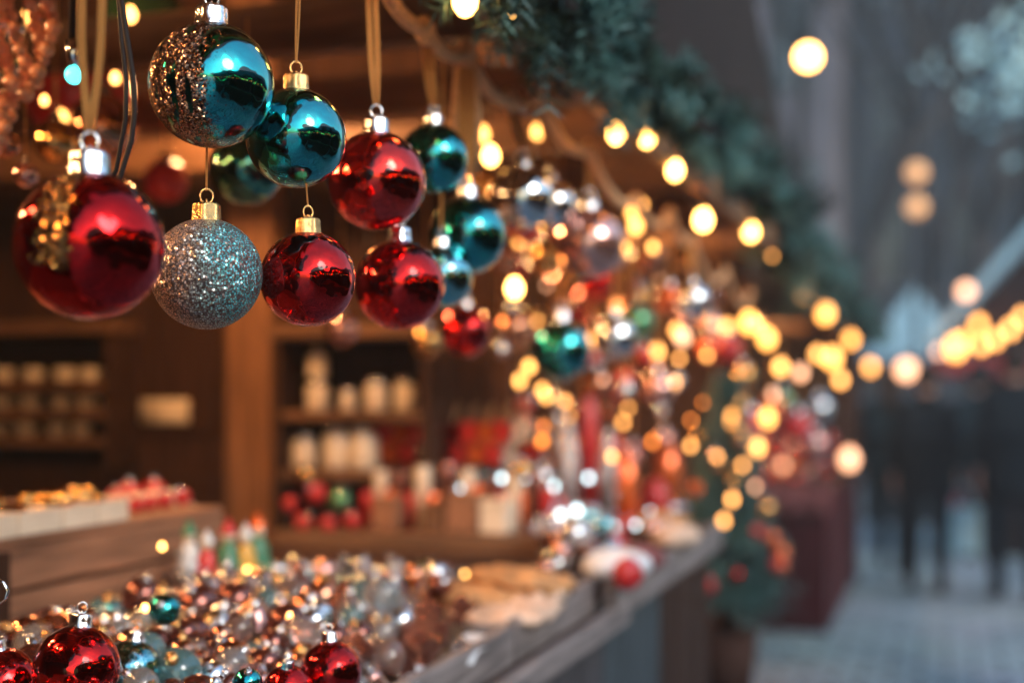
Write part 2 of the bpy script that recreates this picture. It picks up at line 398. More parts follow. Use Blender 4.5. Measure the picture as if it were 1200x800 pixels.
# dark timber front board above the eave
yt = on_wx(872, 0, -.47).y; yb = on_wx(905, 150, -.47).y
m = MB(); m.prism([(0.7, H + .565), (yb + .08, H + .565), (yb, H + .75), (yt, H + 1.02), (yt - .25, H + 1.9), (0.7, H + 1.9)], 'x', -.485, -.455)
part('front_board', m, 'night_wood', s1)
# niches / shelving on the end wall
def shelf_unit(name, label, xa, xb, ytop, ybot, shelves, depth=.16, thick=14, mt='dark_wood_x'):
    a, b = on_wy(xa, 500, WY - depth), on_wy(xb, 500, WY - depth)
    zt, zb = on_wy(xa, ytop, WY - depth).z, on_wy(xa, ybot, WY - depth).z
    st = thing(name, label, 'shelf', ((a.x + b.x) / 2, WY - depth / 2, zb))
    m = MB(); m.box((a.x, WY - .012, zb), (b.x, WY - .004, zt)); part('back_panel', m, 'night_wood', st)
    m = MB(); m.box((a.x - .02, WY - depth, zb), (a.x - .001, WY - .004, zt)); part('side_panel', m, mt, st)
    m = MB(); m.box((b.x + .001, WY - depth, zb), (b.x + .02, WY - .004, zt)); part('side_panel', m, mt, st)
    out = []
    for y in shelves:
        z = on_wy((xa + xb) / 2, y, WY - depth).z
        m = MB(); m.box((a.x + .001, WY - depth + .005, z - .022), (b.x - .001, WY - .013, z), bev=.003)
        part('shelf_board', m, 'mid_wood_x', st); out.append(z)
    m = MB(); m.box((a.x - .03, WY - depth - .01, zt + .001), (b.x + .03, WY - .004, zt + .03)); part('top_board', m, 'mid_wood_x', st)
    return out
zL = shelf_unit('wall_shelf', 'dark wall shelf stacked with rows of cream cups beside the plank door', -45, 122, 392, 545, (447, 480, 512), .15)
zR = shelf_unit('wall_shelf', 'dark wall shelf with pale candle jars right of the brown post', 328, 492, 396, 620, (482, 552), .17)
# ledge across the end wall
a, b = on_wy(322, 630, WY - .35), on_wy(640, 630, WY - .35)
LZ = on_wy(450, 626, WY - .35).z
lg = thing('display_bench', 'long brown wooden display bench along the end wall below the shelves', 'bench', ((a.x + b.x) / 2, WY - .2, 0))
m = MB(); m.box((a.x, WY - .36, LZ - .035), (b.x, WY - .175, LZ), bev=.004); m.box((b.x - .3, WY - .174, LZ - .035), (b.x, WY + .4, LZ), bev=.004); part('bench_top', m, 'mid_wood_x', lg)
m = MB(); m.box((a.x + .01, WY - .345, 0.02), (b.x - .01, WY - .31, LZ - .036)); part('front_panel', m, 'dark_wood_x', lg)

# second stall
s2 = thing('market_stall', 'second timber market stall behind the end wall, its counter heaped with silver ornaments', 'market stall', (-1.5, 4.2, 0))
m = MB(); planks(m, 'y', -2.24, -2.20, WY + .05, 5.6, 0, 2.62); part('back_wall', m, 'dark_wood_z', s2)
m = MB(); planks(m, 'x', -2.2, -0.75, 5.6, 5.63, 0, 2.62); part('end_wall', m, 'mid_wood_z', s2)
c2 = on_wx(702, 690, FX).y; c2e = on_wx(832, 615, FX).y
m = MB(); m.box((-1.4, c2, H - .355), (FX + .005, c2e, H - .325), bev=.004); part('counter_top', m, 'dark_wood', s2)
m = MB(); m.box((FX + .006, c2, H - .385), (FX + .030, c2e, H - .318), bev=.004); part('counter_rail', m, 'grey_wood', s2)
m = MB(); planks(m, 'y', FX - .03, FX - .005, c2, c2 + .55, 0.02, H - .358, w=.15); part('counter_front', m, 'blue_panel', s2, label='bluish grey plank counter front')
m = MB(); planks(m, 'y', FX - .03, FX - .005, c2 + .56, c2e, 0.02, H - .358, w=.15); part('counter_front', m, 'dark_wood_z', s2, label='brown plank counter front')
m = MB(); m.box((-1.45, 3.96, 0), (-1.36, 4.05, 2.2), bev=.005); part('post', m, 'mid_wood_z', s2)
roof(s2, WY + .05, 5.65)
# third stall, further down and set back
s3 = thing('market_stall', 'far left market stall with a maroon counter front, at the end of the row', 'market stall', (-1.6, 10.4, 0))
Z3 = H - .60; X3 = -.73; Y3 = 9.3; Y3e = 12.2
m = MB(); m.box((-2.4, Y3 - .02, Z3 - .04), (X3 + .02, Y3 + .5, Z3)); m.box((X3 - .45, Y3 + .501, Z3 - .04), (X3 + .02, Y3e, Z3)); part('counter_top', m, 'dark_wood', s3)
m = MB(); planks(m, 'x', -2.38, X3 - .03, Y3, Y3 + .03, 0.02, Z3 - .042, w=.15); planks(m, 'y', X3 - .03, X3, Y3, Y3e, 0.02, Z3 - .042, w=.15); part('counter_front', m, 'maroon_panel', s3)
m = MB(); planks(m, 'y', -2.44, -2.40, 6.4, Y3e, 0, 2.62); part('back_wall', m, 'dark_wood_z', s3)
m = MB(); planks(m, 'x', -2.4, -0.7, Y3e, Y3e + .03, 0, 2.62); part('end_wall', m, 'dark_wood_z', s3)
for y in (Y3 + .05, Y3e - .12):
    m = MB(); m.box((X3 - .12, y, Z3 + .001), (X3 - .03, y + .09, 2.0)); part('post', m, 'mid_wood_z', s3)
roof(s3, 6.3, Y3e + .05)
m = MB(); n = 60
for k in range(n + 1):
    x = -1.7 + (X3 + .04 + 1.7) * k / n; w = .012 * math.sin(k * 1.7) + .008 * math.sin(k * .6)
    m.v += [(x, Y3 + .3, Z3 + .005), (x, Y3 - .03, Z3 + .005), (x, Y3 - .04 - w, Z3 - .04), (x, Y3 - .05 - w * 1.6, Z3 - .16 - .015 * math.sin(k * .9))]
for k in range(n):
    for j in range(3): m.f.append((k * 4 + j, k * 4 + 4 + j, k * 4 + 5 + j, k * 4 + 1 + j))
tag(link('counter_cloth', m.data('counter_cloth', 'cloth_rose', True)), 'dull red cloth hanging over the edge of the far maroon counter', 'cloth')

# ---------------------------------------------------------------- pendant lamps (the stalls' own lighting)
def pendant(loc, label, power, col=(1.0, 0.50, 0.20), top=H + .8):
    t = thing('pendant_lamp', label, 'lamp', loc, 'pendant lamps under the stall roofs')
    m = MB(); m.tube([(loc[0], loc[1], loc[2] + .05), (loc[0], loc[1], top)], .004); part('cord', m, 'wire_dark', t)
    m = MB(); m.lathe([(.10, -.01), (.095, .0), (.05, .06), (.018, .075), (.018, .1)], loc, 24); part('lamp_shade', m, 'iron', t, True)
    m = MB(); m.ball((loc[0], loc[1], loc[2] - .005), .028); part('bulb', m, 'bulb_warm', t, True)
    ld = bpy.data.lights.new('pendant_light', 'POINT'); ld.energy = power; ld.color = col; ld.shadow_soft_size = .04
    lo = bpy.data.objects.new('pendant_light', ld); C.objects.link(lo); lo.location = (loc[0], loc[1], loc[2] - .08)
pendant((-1.75, 1.2, H + .62), 'black metal pendant lamp over the crates of the nearest stall', 15)
pendant((-1.35, 2.45, H + .66), 'black metal pendant lamp before the plank door and end wall', 13)
pendant((-1.2, 4.3, H + .55), 'black metal pendant lamp over the second stall counter', 22)
pendant((-1.3, 10.2, H + .5), 'black metal pendant lamp in the far maroon stall', 20)
pendant((-1.25, .62, H + .62), 'black metal pendant lamp at the near end of the first counter', 9)

# ---------------------------------------------------------------- baubles
def cap_mb(n=40, lob=6):
    m = MB()
    vs = []; prof = 9
    for i in range(n):
        a = 2 * math.pi * i / n; s = abs(math.sin(a * lob / 2)) ** .6
        zb = .985 - .085 * s
        pts = [(.275 + .02 * s, zb - .0), (.285 + .025 * s, zb + .012), (.262 + .015 * s, zb + .06), (.250 + .012 * s, 1.12), (.250 + .01 * s, 1.22), (.235, 1.262), (.21, 1.272), (.05, 1.275), (.0001, 1.275)]
        for j, (r, z) in enumerate(pts):
            q = 1 - .10 * (1 - s) * (1 if j < 6 else .3); vs.append((r * q * math.cos(a), r * q * math.sin(a), z))
    fs = [(i * prof + j, ((i + 1) % n) * prof + j, ((i + 1) % n) * prof + j + 1, i * prof + j + 1) for i in range(n) for j in range(prof - 1)]
    return m.add(vs, fs)
def ball_mb(hi=True):
    m = MB(); N_ = 40 if hi else 16
    pr = []
    for j in range(N_ + 1):
        a = math.pi * j / N_; r, z = math.sin(a), -math.cos(a)
        if z > .955: z = .955 + (z - .955) * .3
        pr.append((max(r, 1e-4), z))
    m.lathe(pr, n=72 if hi else 24)
    return m
UNIT = {}
def unit(kind, mt):
    if (kind, mt) not in UNIT:
        if kind == 'ball': me = ball_mb().data('ball', mt)
        elif kind == 'ball_lo': me = ball_mb(False).data('ball', mt)
        elif kind == 'cap': me = cap_mb().data('cap', mt)
        elif kind == 'cap_lo': me = MB().lathe([(.27, .93), (.25, 1.22), (.2, 1.25), (.001, 1.25)], n=12).data('cap', mt)
        elif kind == 'hook':
            m = MB(); m.loop((0, 0, 1.40), .115, .020, plane='xz', sq=1.15); m.loop((0, 0, 1.285), .05, .022, plane='yz'); me = m.data('hook', mt)
        elif kind == 'hook_lo': me = MB().loop((0, 0, 1.37), .12, .03, n=10, m=4).data('hook', mt)
        elif kind == 'bell':
            pr = [(.001, -.95), (.10, -1.0), (.12, -.9), (.95, -.92), (1.0, -.86), (.82, -.5), (.66, 0), (.60, .4), (.45, .75), (.24, .93), (.001, .95)]
            me = MB().lathe(pr, n=24).data('ball', mt)
        elif kind == 'drop':
            pr = [(.001, -1.35), (.06, -1.25), (.2, -1.0), (.45, -.75), (.72, -.4), (.85, 0), (.75, .4), (.5, .72), (.26, .93), (.001, .95)]
            me = MB().lathe(pr, n=24).data('ball', mt)
        UNIT[(kind, mt)] = me
    return UNIT[(kind, mt)]
ALL_BAUBLES = []
def ribbon_local(root, top_w, strands, width, Rr, mt='gold_ribbon', tip=1.50):
    """hanging loop from the hook up to world point top_w"""
    T_ = (Vector(top_w) - root.location) / Rr; B_ = Vector((0, 0, tip)); m = MB()
    rt = Vector((CY, SY, 0))
    for k in strands:
        pts = []; n = 14
        for i in range(n + 1):
            u = i / n
            p = B_.lerp(T_, u) + rt * k * (math.sin(min(u * 3.0, 1) * math.pi / 2)) / Rr
            pts.append(p)
        fl = width / Rr
        if width < .0012: m.tube(pts, fl, 8)
        else:
            # flat strip with thickness facing the lane
            nr = Vector((-SY, CY, 0)) * (.0006 / Rr)
            for i in range(n):
                a, b = pts[i], pts[i + 1]; w = rt * fl
                m.add([a - w - nr, a + w - nr, b + w - nr, b - w - nr, a - w + nr, a + w + nr, b + w + nr, b - w + nr],
                      [(0, 1, 2, 3), (7, 6, 5, 4), (0, 3, 7, 4), (1, 5, 6, 2)])
    return link('ribbon', m.data('ribbon', mt, False), root)
def bauble(p, r, mt, label, group='baubles hanging along the stall front', cap='silver_metal', rz=0.0, top=None, strands=(0,), width=.0008, tilt=(0, 0), hi=True, shape='ball', name='bauble', cat='bauble', capz=0.3, rmat='gold_ribbon'):
    t = thing(name, label, cat, p, group); t.scale = (r, r, r)
    t.rotation_euler = (tilt[0], tilt[1], 0)
    b = link('glass_ball', unit(('ball' if hi else 'ball_lo') if shape == 'ball' else shape, mt), t); b.rotation_euler = (0, 0, YAW + rz)
    c = link('cap', unit('cap' if hi else 'cap_lo', cap), t); c.rotation_euler = (0, 0, capz)
    h = link('hook', unit('hook' if hi else 'hook_lo', cap), t); h.rotation_euler = (0, 0, YAW + capz * .8)
    if top is not None: ribbon_local(t, top, strands, width, r, rmat)
    ALL_BAUBLES.append((Vector(p), r))
    return t
RZ = H + .41                        # height of the hanging rope
def hang(x, y, rad_px, d, mt, label, **kw):
    p = cam_pt(x, y, d); r = rad_px / F * d
    if 'topxy' in kw:
        tx, ty = kw.pop('topxy'); kw['top'] = cam_pt(tx, ty, d)
    return bauble(p, r, mt, label, **kw)
hang(105, 288, 87, .96, 'red_gloss_band', 'largest dark red mirror bauble with gold glitter band, hanging on doubled gold ribbon', topxy=(112, -240), strands=(-.0068, .0068), width=.0026)
hang(248, 100, 73, 1.14, 'teal_glitter_half', 'teal bauble with copper glitter over its left half, hanging highest', topxy=(247, -150), strands=(0,), width=.0022, capz=.1)
hang(347, 162, 58.5, 1.20, 'teal_gloss', 'plain mirror teal bauble with gold cap on a thin gold cord', topxy=(353, -110), strands=(-.0012, .0012), width=.0010, cap='gold_metal', capz=.5)
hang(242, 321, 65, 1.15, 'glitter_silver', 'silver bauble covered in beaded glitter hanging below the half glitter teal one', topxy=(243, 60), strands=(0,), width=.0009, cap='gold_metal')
hang(361, 327, 56, 1.19, 'red_gloss', 'plain deep red mirror bauble hanging just below the plain teal bauble', topxy=(358, 205), strands=(0,), width=.0007, cap='gold_metal', capz=.9)
hang(441, 212, 58, 1.38, 'red_bright', 'bright red bauble on wide gold ribbon right of the plain teal bauble', topxy=(433, -70), strands=(-.0034, .0034), width=.0028, capz=.2)
hang(468, 334, 53, 1.42, 'red_gloss', 'red bauble hanging lower in front of the pale teal bauble', topxy=(486, 240), strands=(0,), width=.0008, capz=.6)
hang(508, 186, 41, 1.62, 'teal_gloss', 'small teal bauble half hidden behind the bright red bauble', topxy=(498, 36), strands=(-.003, .003), width=.0040, capz=.1)
hang(547, 276, 46, 1.72, 'teal_gloss', 'teal bauble hanging at the right end of the front cluster', topxy=(547, 80), strands=(-.005, .005), width=.0048)
hang(517, 325, 37, 1.68, 'teal_crackle', 'pale crackled teal bauble peeking out behind the lower red bauble', topxy=(520, 60), strands=(0,), width=.0015)
hang(288, 198, 44, 1.65, 'green_gloss', 'dark green bauble almost hidden behind the two teal baubles', topxy=(290, 20), strands=(0,), width=.0015)
hang(657, 410, 36, 2.6, 'teal_gloss', 'lone blurred teal bauble hanging low over the second counter', topxy=(657, 170), strands=(0,), width=.0015)
hang(612, 232, 38, 2.05, 'silver_ball', 'silver bauble catching white light beside the knotted rope', topxy=(598, 118), strands=(-.004, .004), width=.0045, hi=False)
hang(645, 240, 30, 2.3, 'silver_ball', 'smaller silver bauble just right of the white lit silver one', topxy=(628, 118), strands=(0,), width=.0040, hi=False)
hang(690, 285, 42, 2.35, 'pink_ball', 'champagne pink bauble on long tan ribbon under the eave lights', topxy=(690, 178), strands=(0,), width=.0048, hi=False)
hang(720, 395, 26, 2.9, 'silver_ball', 'small silver bauble right of the lone teal bauble', topxy=(720, 240), strands=(0,), width=.002, hi=False)
hang(545, 388, 30, 2.2, 'red_gloss', 'dark red bauble hanging lower behind the front red ones', topxy=(545, 120), strands=(0,), width=.0015, hi=False)
hang(617, 205 + 60, 20, 2.6, 'matt_red', 'small matt red bauble behind the silver baubles', topxy=(617, 150), strands=(0,), width=.0015, hi=False)
hang(785, 352, 18, 3.1, 'orange_ball', 'orange red bauble hanging below the eave lights', topxy=(785, 250), strands=(0,), width=.002, hi=False)
hang(745, 378, 22, 3.3, 'green_ball', 'green bauble hanging left of the orange red one', topxy=(745, 240), strands=(0,), width=.002, hi=False)
hang(812, 352, 20, 3.0, 'silver_ball', 'small silver bauble on tan ribbon beneath the brightest eave bulb', topxy=(810, 282), strands=(0,), width=.006, hi=False)
hang(852, 408, 17, 4.3, 'matt_red', 'red bauble among the warm lights of the second stall front', topxy=(852, 340), strands=(0,), width=.002, hi=False)
hang(832, 412, 15, 4.4, 'orange_ball', 'smaller orange bauble touching the red one in the second stall front', topxy=(832, 345), strands=(0,), width=.002, hi=False)
hang(194, 212, 26, 2.5, 'matt_red', 'blurred red bauble in the shade behind the largest red bauble', topxy=(194, 20), strands=(0,), width=.0015, hi=False)
hang(92, 110, 62, 2.3, 'matt_red', 'big matt red bauble blurred behind the cyan light', topxy=(92, -80), strands=(0,), width=.003, hi=False)
hang(168, 22, 48, 2.6, 'green_ball', 'big pale green bauble blurred at the top left of the stall', topxy=(168, -120), strands=(0,), width=.003, hi=False)
hang(120, 150, 40, 2.0, 'copper_ball', 'copper bauble behind the ribbon of the largest red bauble', topxy=(120, -60), strands=(0,), width=.002, hi=False)
hang(65, 165, 26, 1.9, 'gold_ball', 'gold bauble beside the beaded garland', topxy=(65, -60), strands=(0,), width=.002, hi=False)
for i, (x, y, r, d, mt, l) in enumerate([
    (560, 215, 18, 2.6, 'gold_ball', 'small gold bauble glowing between the teal bauble and the silver ones'),
    (588, 300, 20, 2.9, 'copper_ball', 'copper bauble right of the rightmost front teal bauble'),
    (640, 300, 22, 3.0, 'gold_ball', 'gold bauble above the lone teal bauble'),
    (700, 330, 20, 3.2, 'red_gloss', 'red bauble hanging between champagne bauble and lone teal bauble'),
    (760, 300, 20, 3.4, 'copper_ball', 'copper bauble under the paired eave bulbs'),
    (600, 385, 24, 3.0, 'copper_ball', 'copper bauble hanging left of the lone teal bauble'),
    (500, 400, 18, 2.7, 'gold_ball', 'gold bauble low beneath the front red baubles'),
    (800, 300, 16, 3.8, 'gold_ball', 'gold bauble close below the brightest eave bulb'),
    (400, 385, 20, 2.7, 'pink_ball', 'pale pink bauble hanging behind the plain deep red bauble'),
    (770, 455, 20, 3.5, 'pink_ball', 'pink bauble hanging lowest in the second stall'),
    (700, 450, 18, 3.5, 'copper_ball', 'copper bauble hanging low right of the lone teal bauble'),
    (870, 440, 14, 4.8, 'gold_ball', 'gold bauble far down the second stall front')]):
    hang(x, y, r, d, mt, l, topxy=(x, y - 260 * 2 / d), strands=(0,), width=.0018, hi=False)

# rope the ribbons are tied to, with knots
rp = thing('hanging_rope', 'tan twisted rope with knots strung under the eave, carrying the ribbons', 'rope', (FX, 1.4, RZ))
knots = [(-260, -420), (60, -330), (247, -150), (353, -95), (433, -50), (498, 36), (547, 62), (598, 118), (628, 106), (690, 176), (745, 236), (785, 250), (810, 282), (850, 320), (880, 345)]
pts = []
kn3 = []
for (x, y) in knots:
    p = on_wx(x, y, FX); kn3.append(p)
for a, b in zip(kn3[:-1], kn3[1:]):
    for k in range(8):
        u = k / 8; p = a.lerp(b, u); p.z -= .10 * (b - a).length * math.sin(math.pi * u); pts.append(p)
pts.append(kn3[-1])
m = MB(); m.tube(pts, .0085, 8); part('cord', m, 'rope', rp, True)
for p in kn3[4:]:
    m = MB(); m.ball(p, .013, 12, 8); m.loop(p, .012, .006, 12, 6, 'yz'); part('knot', m, 'rope', rp, True)
# loose ribbon tails
rt = thing('tied_ribbon', 'pair of long tan ribbons tied at the rope knot beside the small teal bauble', 'ribbon', tuple(kn3[6]))
for k in (-1, 1):
    a = kn3[6] + Vector((.008 * k, 0, 0)); b = cam_pt(545 + 9 * k, 205, 1.80)
    m = MB(); m.tube([a, a.lerp(b, .5) + Vector((.003 * k, 0, 0)), b], [.006, .008, .008], 6, flat=.15); part('strand', m, 'rope', rt, True)

# near left: beaded garland, cyan light, dark cable
bg = thing('bead_garland', 'garland of shiny salmon coloured beads hanging at the far left edge', 'garland', tuple(cam_pt(20, -60, 1.7)))
for s_ in range(7):
    m = MB(); x0 = -35 + s_ * 14 + rnd.uniform(-3, 3)
    n = 15 + rnd.randint(0, 8) if s_ < 4 else 10 + rnd.randint(0, 5)
    thr = []
    for k in range(n):
        yy = -20 + k * 13; dd = 1.42 + .12 * rnd.random()
        p = cam_pt(x0 + 10 * math.sin(k * .5 + s_) + rnd.uniform(-3, 3), yy, dd)
        m.ball(p, rnd.uniform(.006, .0095), 12, 8); thr.append(p)
    m.tube(thr, .0022, 6); part('bead_strand', m, 'bead', bg, True)
for i, (x, y, r, mt, l) in enumerate([(8, 30, 22, 'silver_ball', 'silver blue bauble caught in the bead garland at the top left'), (10, 75, 20, 'teal_gloss', 'teal bauble just under the silver blue one in the bead garland'), (30, 205, 15, 'pink_ball', 'pink bauble at the lower end of the bead garland'), (8, 170, 16, 'copper_ball', 'copper bauble at the left edge under the bead garland')]):
    hang(x, y, r, 1.58, mt, l, topxy=(x, -40), strands=(0,), width=.001, hi=False)
cl = thing('cyan_light', 'small glowing cyan bulb on a dark cable left of the gold ribbon', 'light', tuple(cam_pt(87, 88, 1.35)))
m = MB(); m.ball(cam_pt(87, 88, 1.35), .0085, 20, 12); part('bulb', m, 'bulb_cyan', cl, True)
m = MB(); m.tube([cam_pt(87, 80, 1.35), cam_pt(86, 60, 1.35), cam_pt(84, 48, 1.35)], [.006, .0075, .007]); part('socket', m, 'silver_metal', cl, True)
m = MB(); m.tube([cam_pt(84, 50, 1.35), cam_pt(86, -40, 1.35), cam_pt(90, -120, 1.35)], .0035); part('cable', m, 'wire_dark', cl, True)
m = MB(); m.tube([cam_pt(x, y, 1.10) for x, y in ((140, -60), (142, 0), (148, 40), (156, 90), (158, 130), (154, 165), (140, 210), (110, 260))], .0022); m.tube([cam_pt(x, y, 1.12) for x, y in ((140, -60), (139, 0), (142, 45), (148, 95), (147, 140), (136, 200), (104, 255))], .0018)
tag(link('cable', m.data('cable', 'wire_dark')), 'pair of thin dark cables dangling beside the largest red bauble', 'cable')

# ---------------------------------------------------------------- string lights
def light_string(label, bulbs, mt, base, r=.011, name='string_lights', cable=True, group=None, mts=None, jitter=True):
    pts = [p for p in bulbs]
    t = thing(name, label, 'string lights', tuple(pts[0]), group)
    if cable:
        path = []
        for a, b in zip(pts[:-1], pts[1:]):
            for k in range(5):
                u = k / 5; p = a.lerp(b, u); p.z += .018 - .12 * (b - a).length * math.sin(math.pi * u) * .5; path.append(p)
        q = pts[-1].copy(); q.z += .018; path.append(q)
        m = MB(); m.tube(path, .0022, 6); part('cable', m, 'wire_dark', t, True)
    for i, p in enumerate(pts):
        rr = r[i] if isinstance(r, (list, tuple)) else r
        m = MB(); m.lathe([(rr * .02, -rr * 1.25), (rr * .5, -rr * 1.05), (rr * .9, -rr * .5), (rr, 0), (rr * .85, rr * .6), (rr * .5, rr * 1.1), (rr * .42, rr * 1.3)], p, 16)
        part('bulb', m, mts[i] if mts else mt, t, True)
    return t
EX = -.475
eave = [(470, -75), (545, 2), (598, 20), (667, 66), (722, 157), (758, 162), (791, 200), (824, 258), (880, 272)]
light_string('warm white bulbs strung under the fir garland of the nearest stall', [on_wx(x, y, EX) for x, y in eave], 'bulb_warm', 0, r=[.012, .013, .004, .006, .012, .012, .013, .016, .015], group='strings of warm bulbs')
light_string('warm bulbs along the eave of the second and third stalls', [on_wx(x, y, EX) for x, y in ((905, 300), (943, 343), (967, 367), (997, 398), (1020, 430))], 'bulb_far', 0, r=[.005, .024, .028, .026, .030], group='strings of warm bulbs')
light_string('lower string of bulbs drooping inside the third stall', [cam_pt(*q) for q in ((852, 384, 4.6), (878, 378, 4.6), (899, 397, 4.8), (915, 430, 5.2), (938, 437, 5.4), (958, 415, 5.8), (975, 420, 6), (985, 445, 6.2))], 'bulb_soft', 0, r=[.016, .024, .023, .018, .018, .018, .030, .018], mts=['bulb_soft', 'bulb_far', 'bulb_far', 'bulb_soft', 'bulb_rose', 'bulb_soft', 'bulb_far', 'bulb_soft'], group='strings of warm bulbs')
light_string('string of orange bulbs wound round the decorated tree by the second counter', [cam_pt(*q) for q in ((868, 468, 4.4), (858, 492, 4.4), (899, 490, 4.5), (887, 524, 4.4), (905, 462, 4.6), (870, 545, 4.3), (840, 535, 4.2), (858, 585, 4.2), (885, 570, 4.3), (848, 610, 4.2))], 'bulb_soft', 0, r=[.014, .018, .020, .017, .012, .008, .008, .010, .008, .010], mts=['bulb_soft', 'bulb_soft', 'bulb_far', 'bulb_soft', 'bulb_rose', 'bulb_soft', 'bulb_soft', 'bulb_soft', 'bulb_rose', 'bulb_soft'], group='strings of warm bulbs')
light_string('string of small amber bulbs hung behind the baubles of the nearest stall', [cam_pt(*q) for q in ((565, 158, 2.5), (575, 183, 2.3), (603, 338, 2.4), (630, 155, 2.7), (575, 222, 2.6), (740, 250, 3), (745, 265, 3), (765, 290, 3.2), (730, 290, 3.1), (752, 240, 3.2))], 'bulb_soft', 0, r=[.011, .012, .013, .010, .008, .008, .012, .008, .010, .008], mts=['bulb_soft', 'bulb_warm', 'bulb_warm', 'bulb_soft', 'bulb_soft', 'bulb_soft', 'bulb_soft', 'bulb_soft', 'bulb_soft', 'bulb_soft'], cable=False, group='strings of warm bulbs')
light_string('string of peach bulbs hung low inside the second stall', [cam_pt(*q) for q in ((815, 350, 3.6), (800, 395, 3.8), (770, 412, 3.9), (722, 410, 3.2), (706, 384, 3.1), (620, 430, 3.4), (600, 440, 3.5), (575, 400, 3.3), (545, 395, 3.2), (520, 432, 3.3), (540, 440, 3.4), (640, 465, 3.6), (662, 470, 3.7), (790, 450, 4.0), (712, 540, 3.5), (730, 495, 4.2))], 'bulb_rose', 0, r=[.013, .016, .013, .013, .010, .010, .008, .010, .010, .009, .008, .008, .007, .009, .010, .008], mts=['bulb_rose', 'bulb_rose', 'bulb_soft', 'bulb_white', 'bulb_white', 'bulb_soft', 'bulb_soft', 'bulb_soft', 'bulb_warm', 'bulb_soft', 'bulb_soft', 'bulb_soft', 'bulb_soft', 'bulb_rose', 'bulb_rose', 'bulb_soft'], cable=False, group='strings of warm bulbs')
light_string('tiny yellow glowing dots added as lamp glints in the ornament heap on the front counter', [cam_pt(*q) for q in ((190, 640, 2.0), (340, 680, 2.0), (352, 690, 2.0), (392, 688, 2.1), (512, 670, 2.4), (545, 672, 2.5), (480, 695, 2.1), (458, 702, 2.0), (500, 690, 2.2), (170, 712, 1.6), (340, 722, 1.6), (270, 680, 1.9), (290, 668, 2.1), (375, 678, 2.2))], 'bulb_soft', 0, r=.0030, mts=['bulb_warm'] * 14, cable=False, group='strings of warm bulbs')  # emissive dots in place of lamp highlights on the shiny ornaments

light_string('cool white glowing dots added as sky glints on the silver baubles of the second stall', [cam_pt(*q) for q in ((540, 572, 3.1), (573, 530, 3.3), (586, 490, 3.5), (588, 560, 3.1), (617, 558, 3.2), (612, 585, 3.1), (592, 508, 3.4), (640, 612, 3.1), (657, 604, 3.1), (676, 598, 3.2), (627, 618, 3.1), (718, 618, 3.1), (690, 560, 3.4), (700, 632, 3.0), (745, 615, 3.2), (762, 600, 3.4), (730, 590, 3.4), (600, 612, 3.1), (650, 570, 3.3), (682, 640, 3.0))], 'glint_cool', 0, r=[.004, .005, .006, .005, .007, .006, .005, .007, .007, .007, .006, .008, .006, .006, .004, .005, .006, .007, .006, .007], cable=False, group='glowing dots added as glints')  # emissive dots stand in for sky reflections on the silver balls
light_string('few yellow lights glowing behind the bead garland and cyan bulb', [cam_pt(*q) for q in ((153, 18, 1.7), (135, 92, 1.7), (52, 118, 1.7), (100, 128, 2.0), (130, 140, 2.0), (72, 138, 2.0), (60, 60, 2.2), (35, 20, 2.2))], 'bulb_soft', 0, r=[.008, .006, .005, .009, .008, .008, .008, .009], cable=False, group='strings of warm bulbs')
# ---------------------------------------------------------------- fir garland
def fir(mb, p, dirv, L_, n, nl, w, spread=.9):
    """sprig: n needles along a twig from p in direction dirv"""
    dirv = dirv.normalized(); a = dirv.orthogonal().normalized(); b = dirv.cross(a)
    for k in range(n):
        u = (k + rnd.random()) / n; q = p + dirv * (L_ * u)
        th = rnd.uniform(0, 2 * math.pi); s = a * math.cos(th) + b * math.sin(th)
        nd = (dirv * (1 - spread * .5) + s * spread).normalized() * nl * rnd.uniform(.7, 1.1)
        sd = nd.cross(Vector((rnd.uniform(-1, 1), rnd.uniform(-1, 1), rnd.uniform(-1, 1)))).normalized() * w
        o = len(mb.v); mb.v += [tuple(q - sd), tuple(q + sd), tuple(q + nd * .6 + sd * .8), tuple(q + nd), tuple(q + nd * .6 - sd * .8)]
        mb.f.append((o, o + 1, o + 2, o + 3, o + 4))
def garland(path, rad, n, label, nl=.020, w=.0009):
    t = thing('fir_garland', label, 'garland', tuple(path[0]), 'fir garlands along the eaves')
    m = MB(); m.tube(path, .012, 8); part('stem', m, 'bark', t, True)
    m = MB(); m2 = MB()
    L_ = len(path) - 1
    for k in range(n):
        if k % 7 == 0: u0 = rnd.random() * L_; th0 = rnd.uniform(0, 2 * math.pi); y0 = rnd.uniform(-.9, .9); sc0 = rnd.uniform(.7, 1.25)
        u = min(max(u0 + rnd.uniform(-.10, .10), 0), L_ - 1e-4); i = int(u); p = path[i].lerp(path[i + 1], u - i)
        th = th0 + rnd.uniform(-.45, .45); lump = 1 + .35 * math.sin(u * 2.1) + .2 * math.sin(u * 5.3 + 1)
        rad_ = rad * lump * sc0 * rnd.uniform(.7, 1.15)
        dv = Vector((math.cos(th), y0 + rnd.uniform(-.3, .3), math.sin(th)))
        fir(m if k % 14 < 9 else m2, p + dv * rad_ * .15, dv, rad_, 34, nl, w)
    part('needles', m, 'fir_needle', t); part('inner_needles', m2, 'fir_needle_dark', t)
def gpath(pix, wx):
    ps = [on_wx(x, y, wx) for x, y in pix]; out = []
    for a, b in zip(ps[:-1], ps[1:]):
        for k in range(4): out.append(a.lerp(b, k / 4))
    out.append(ps[-1]); return out
garland(gpath([(600, -75), (650, -8), (712, 62), (785, 118), (845, 165), (888, 212), (912, 255)], -.435), .062, 1050, 'thick blue green fir garland along the eave of the nearest stall', nl=.027, w=.0015)
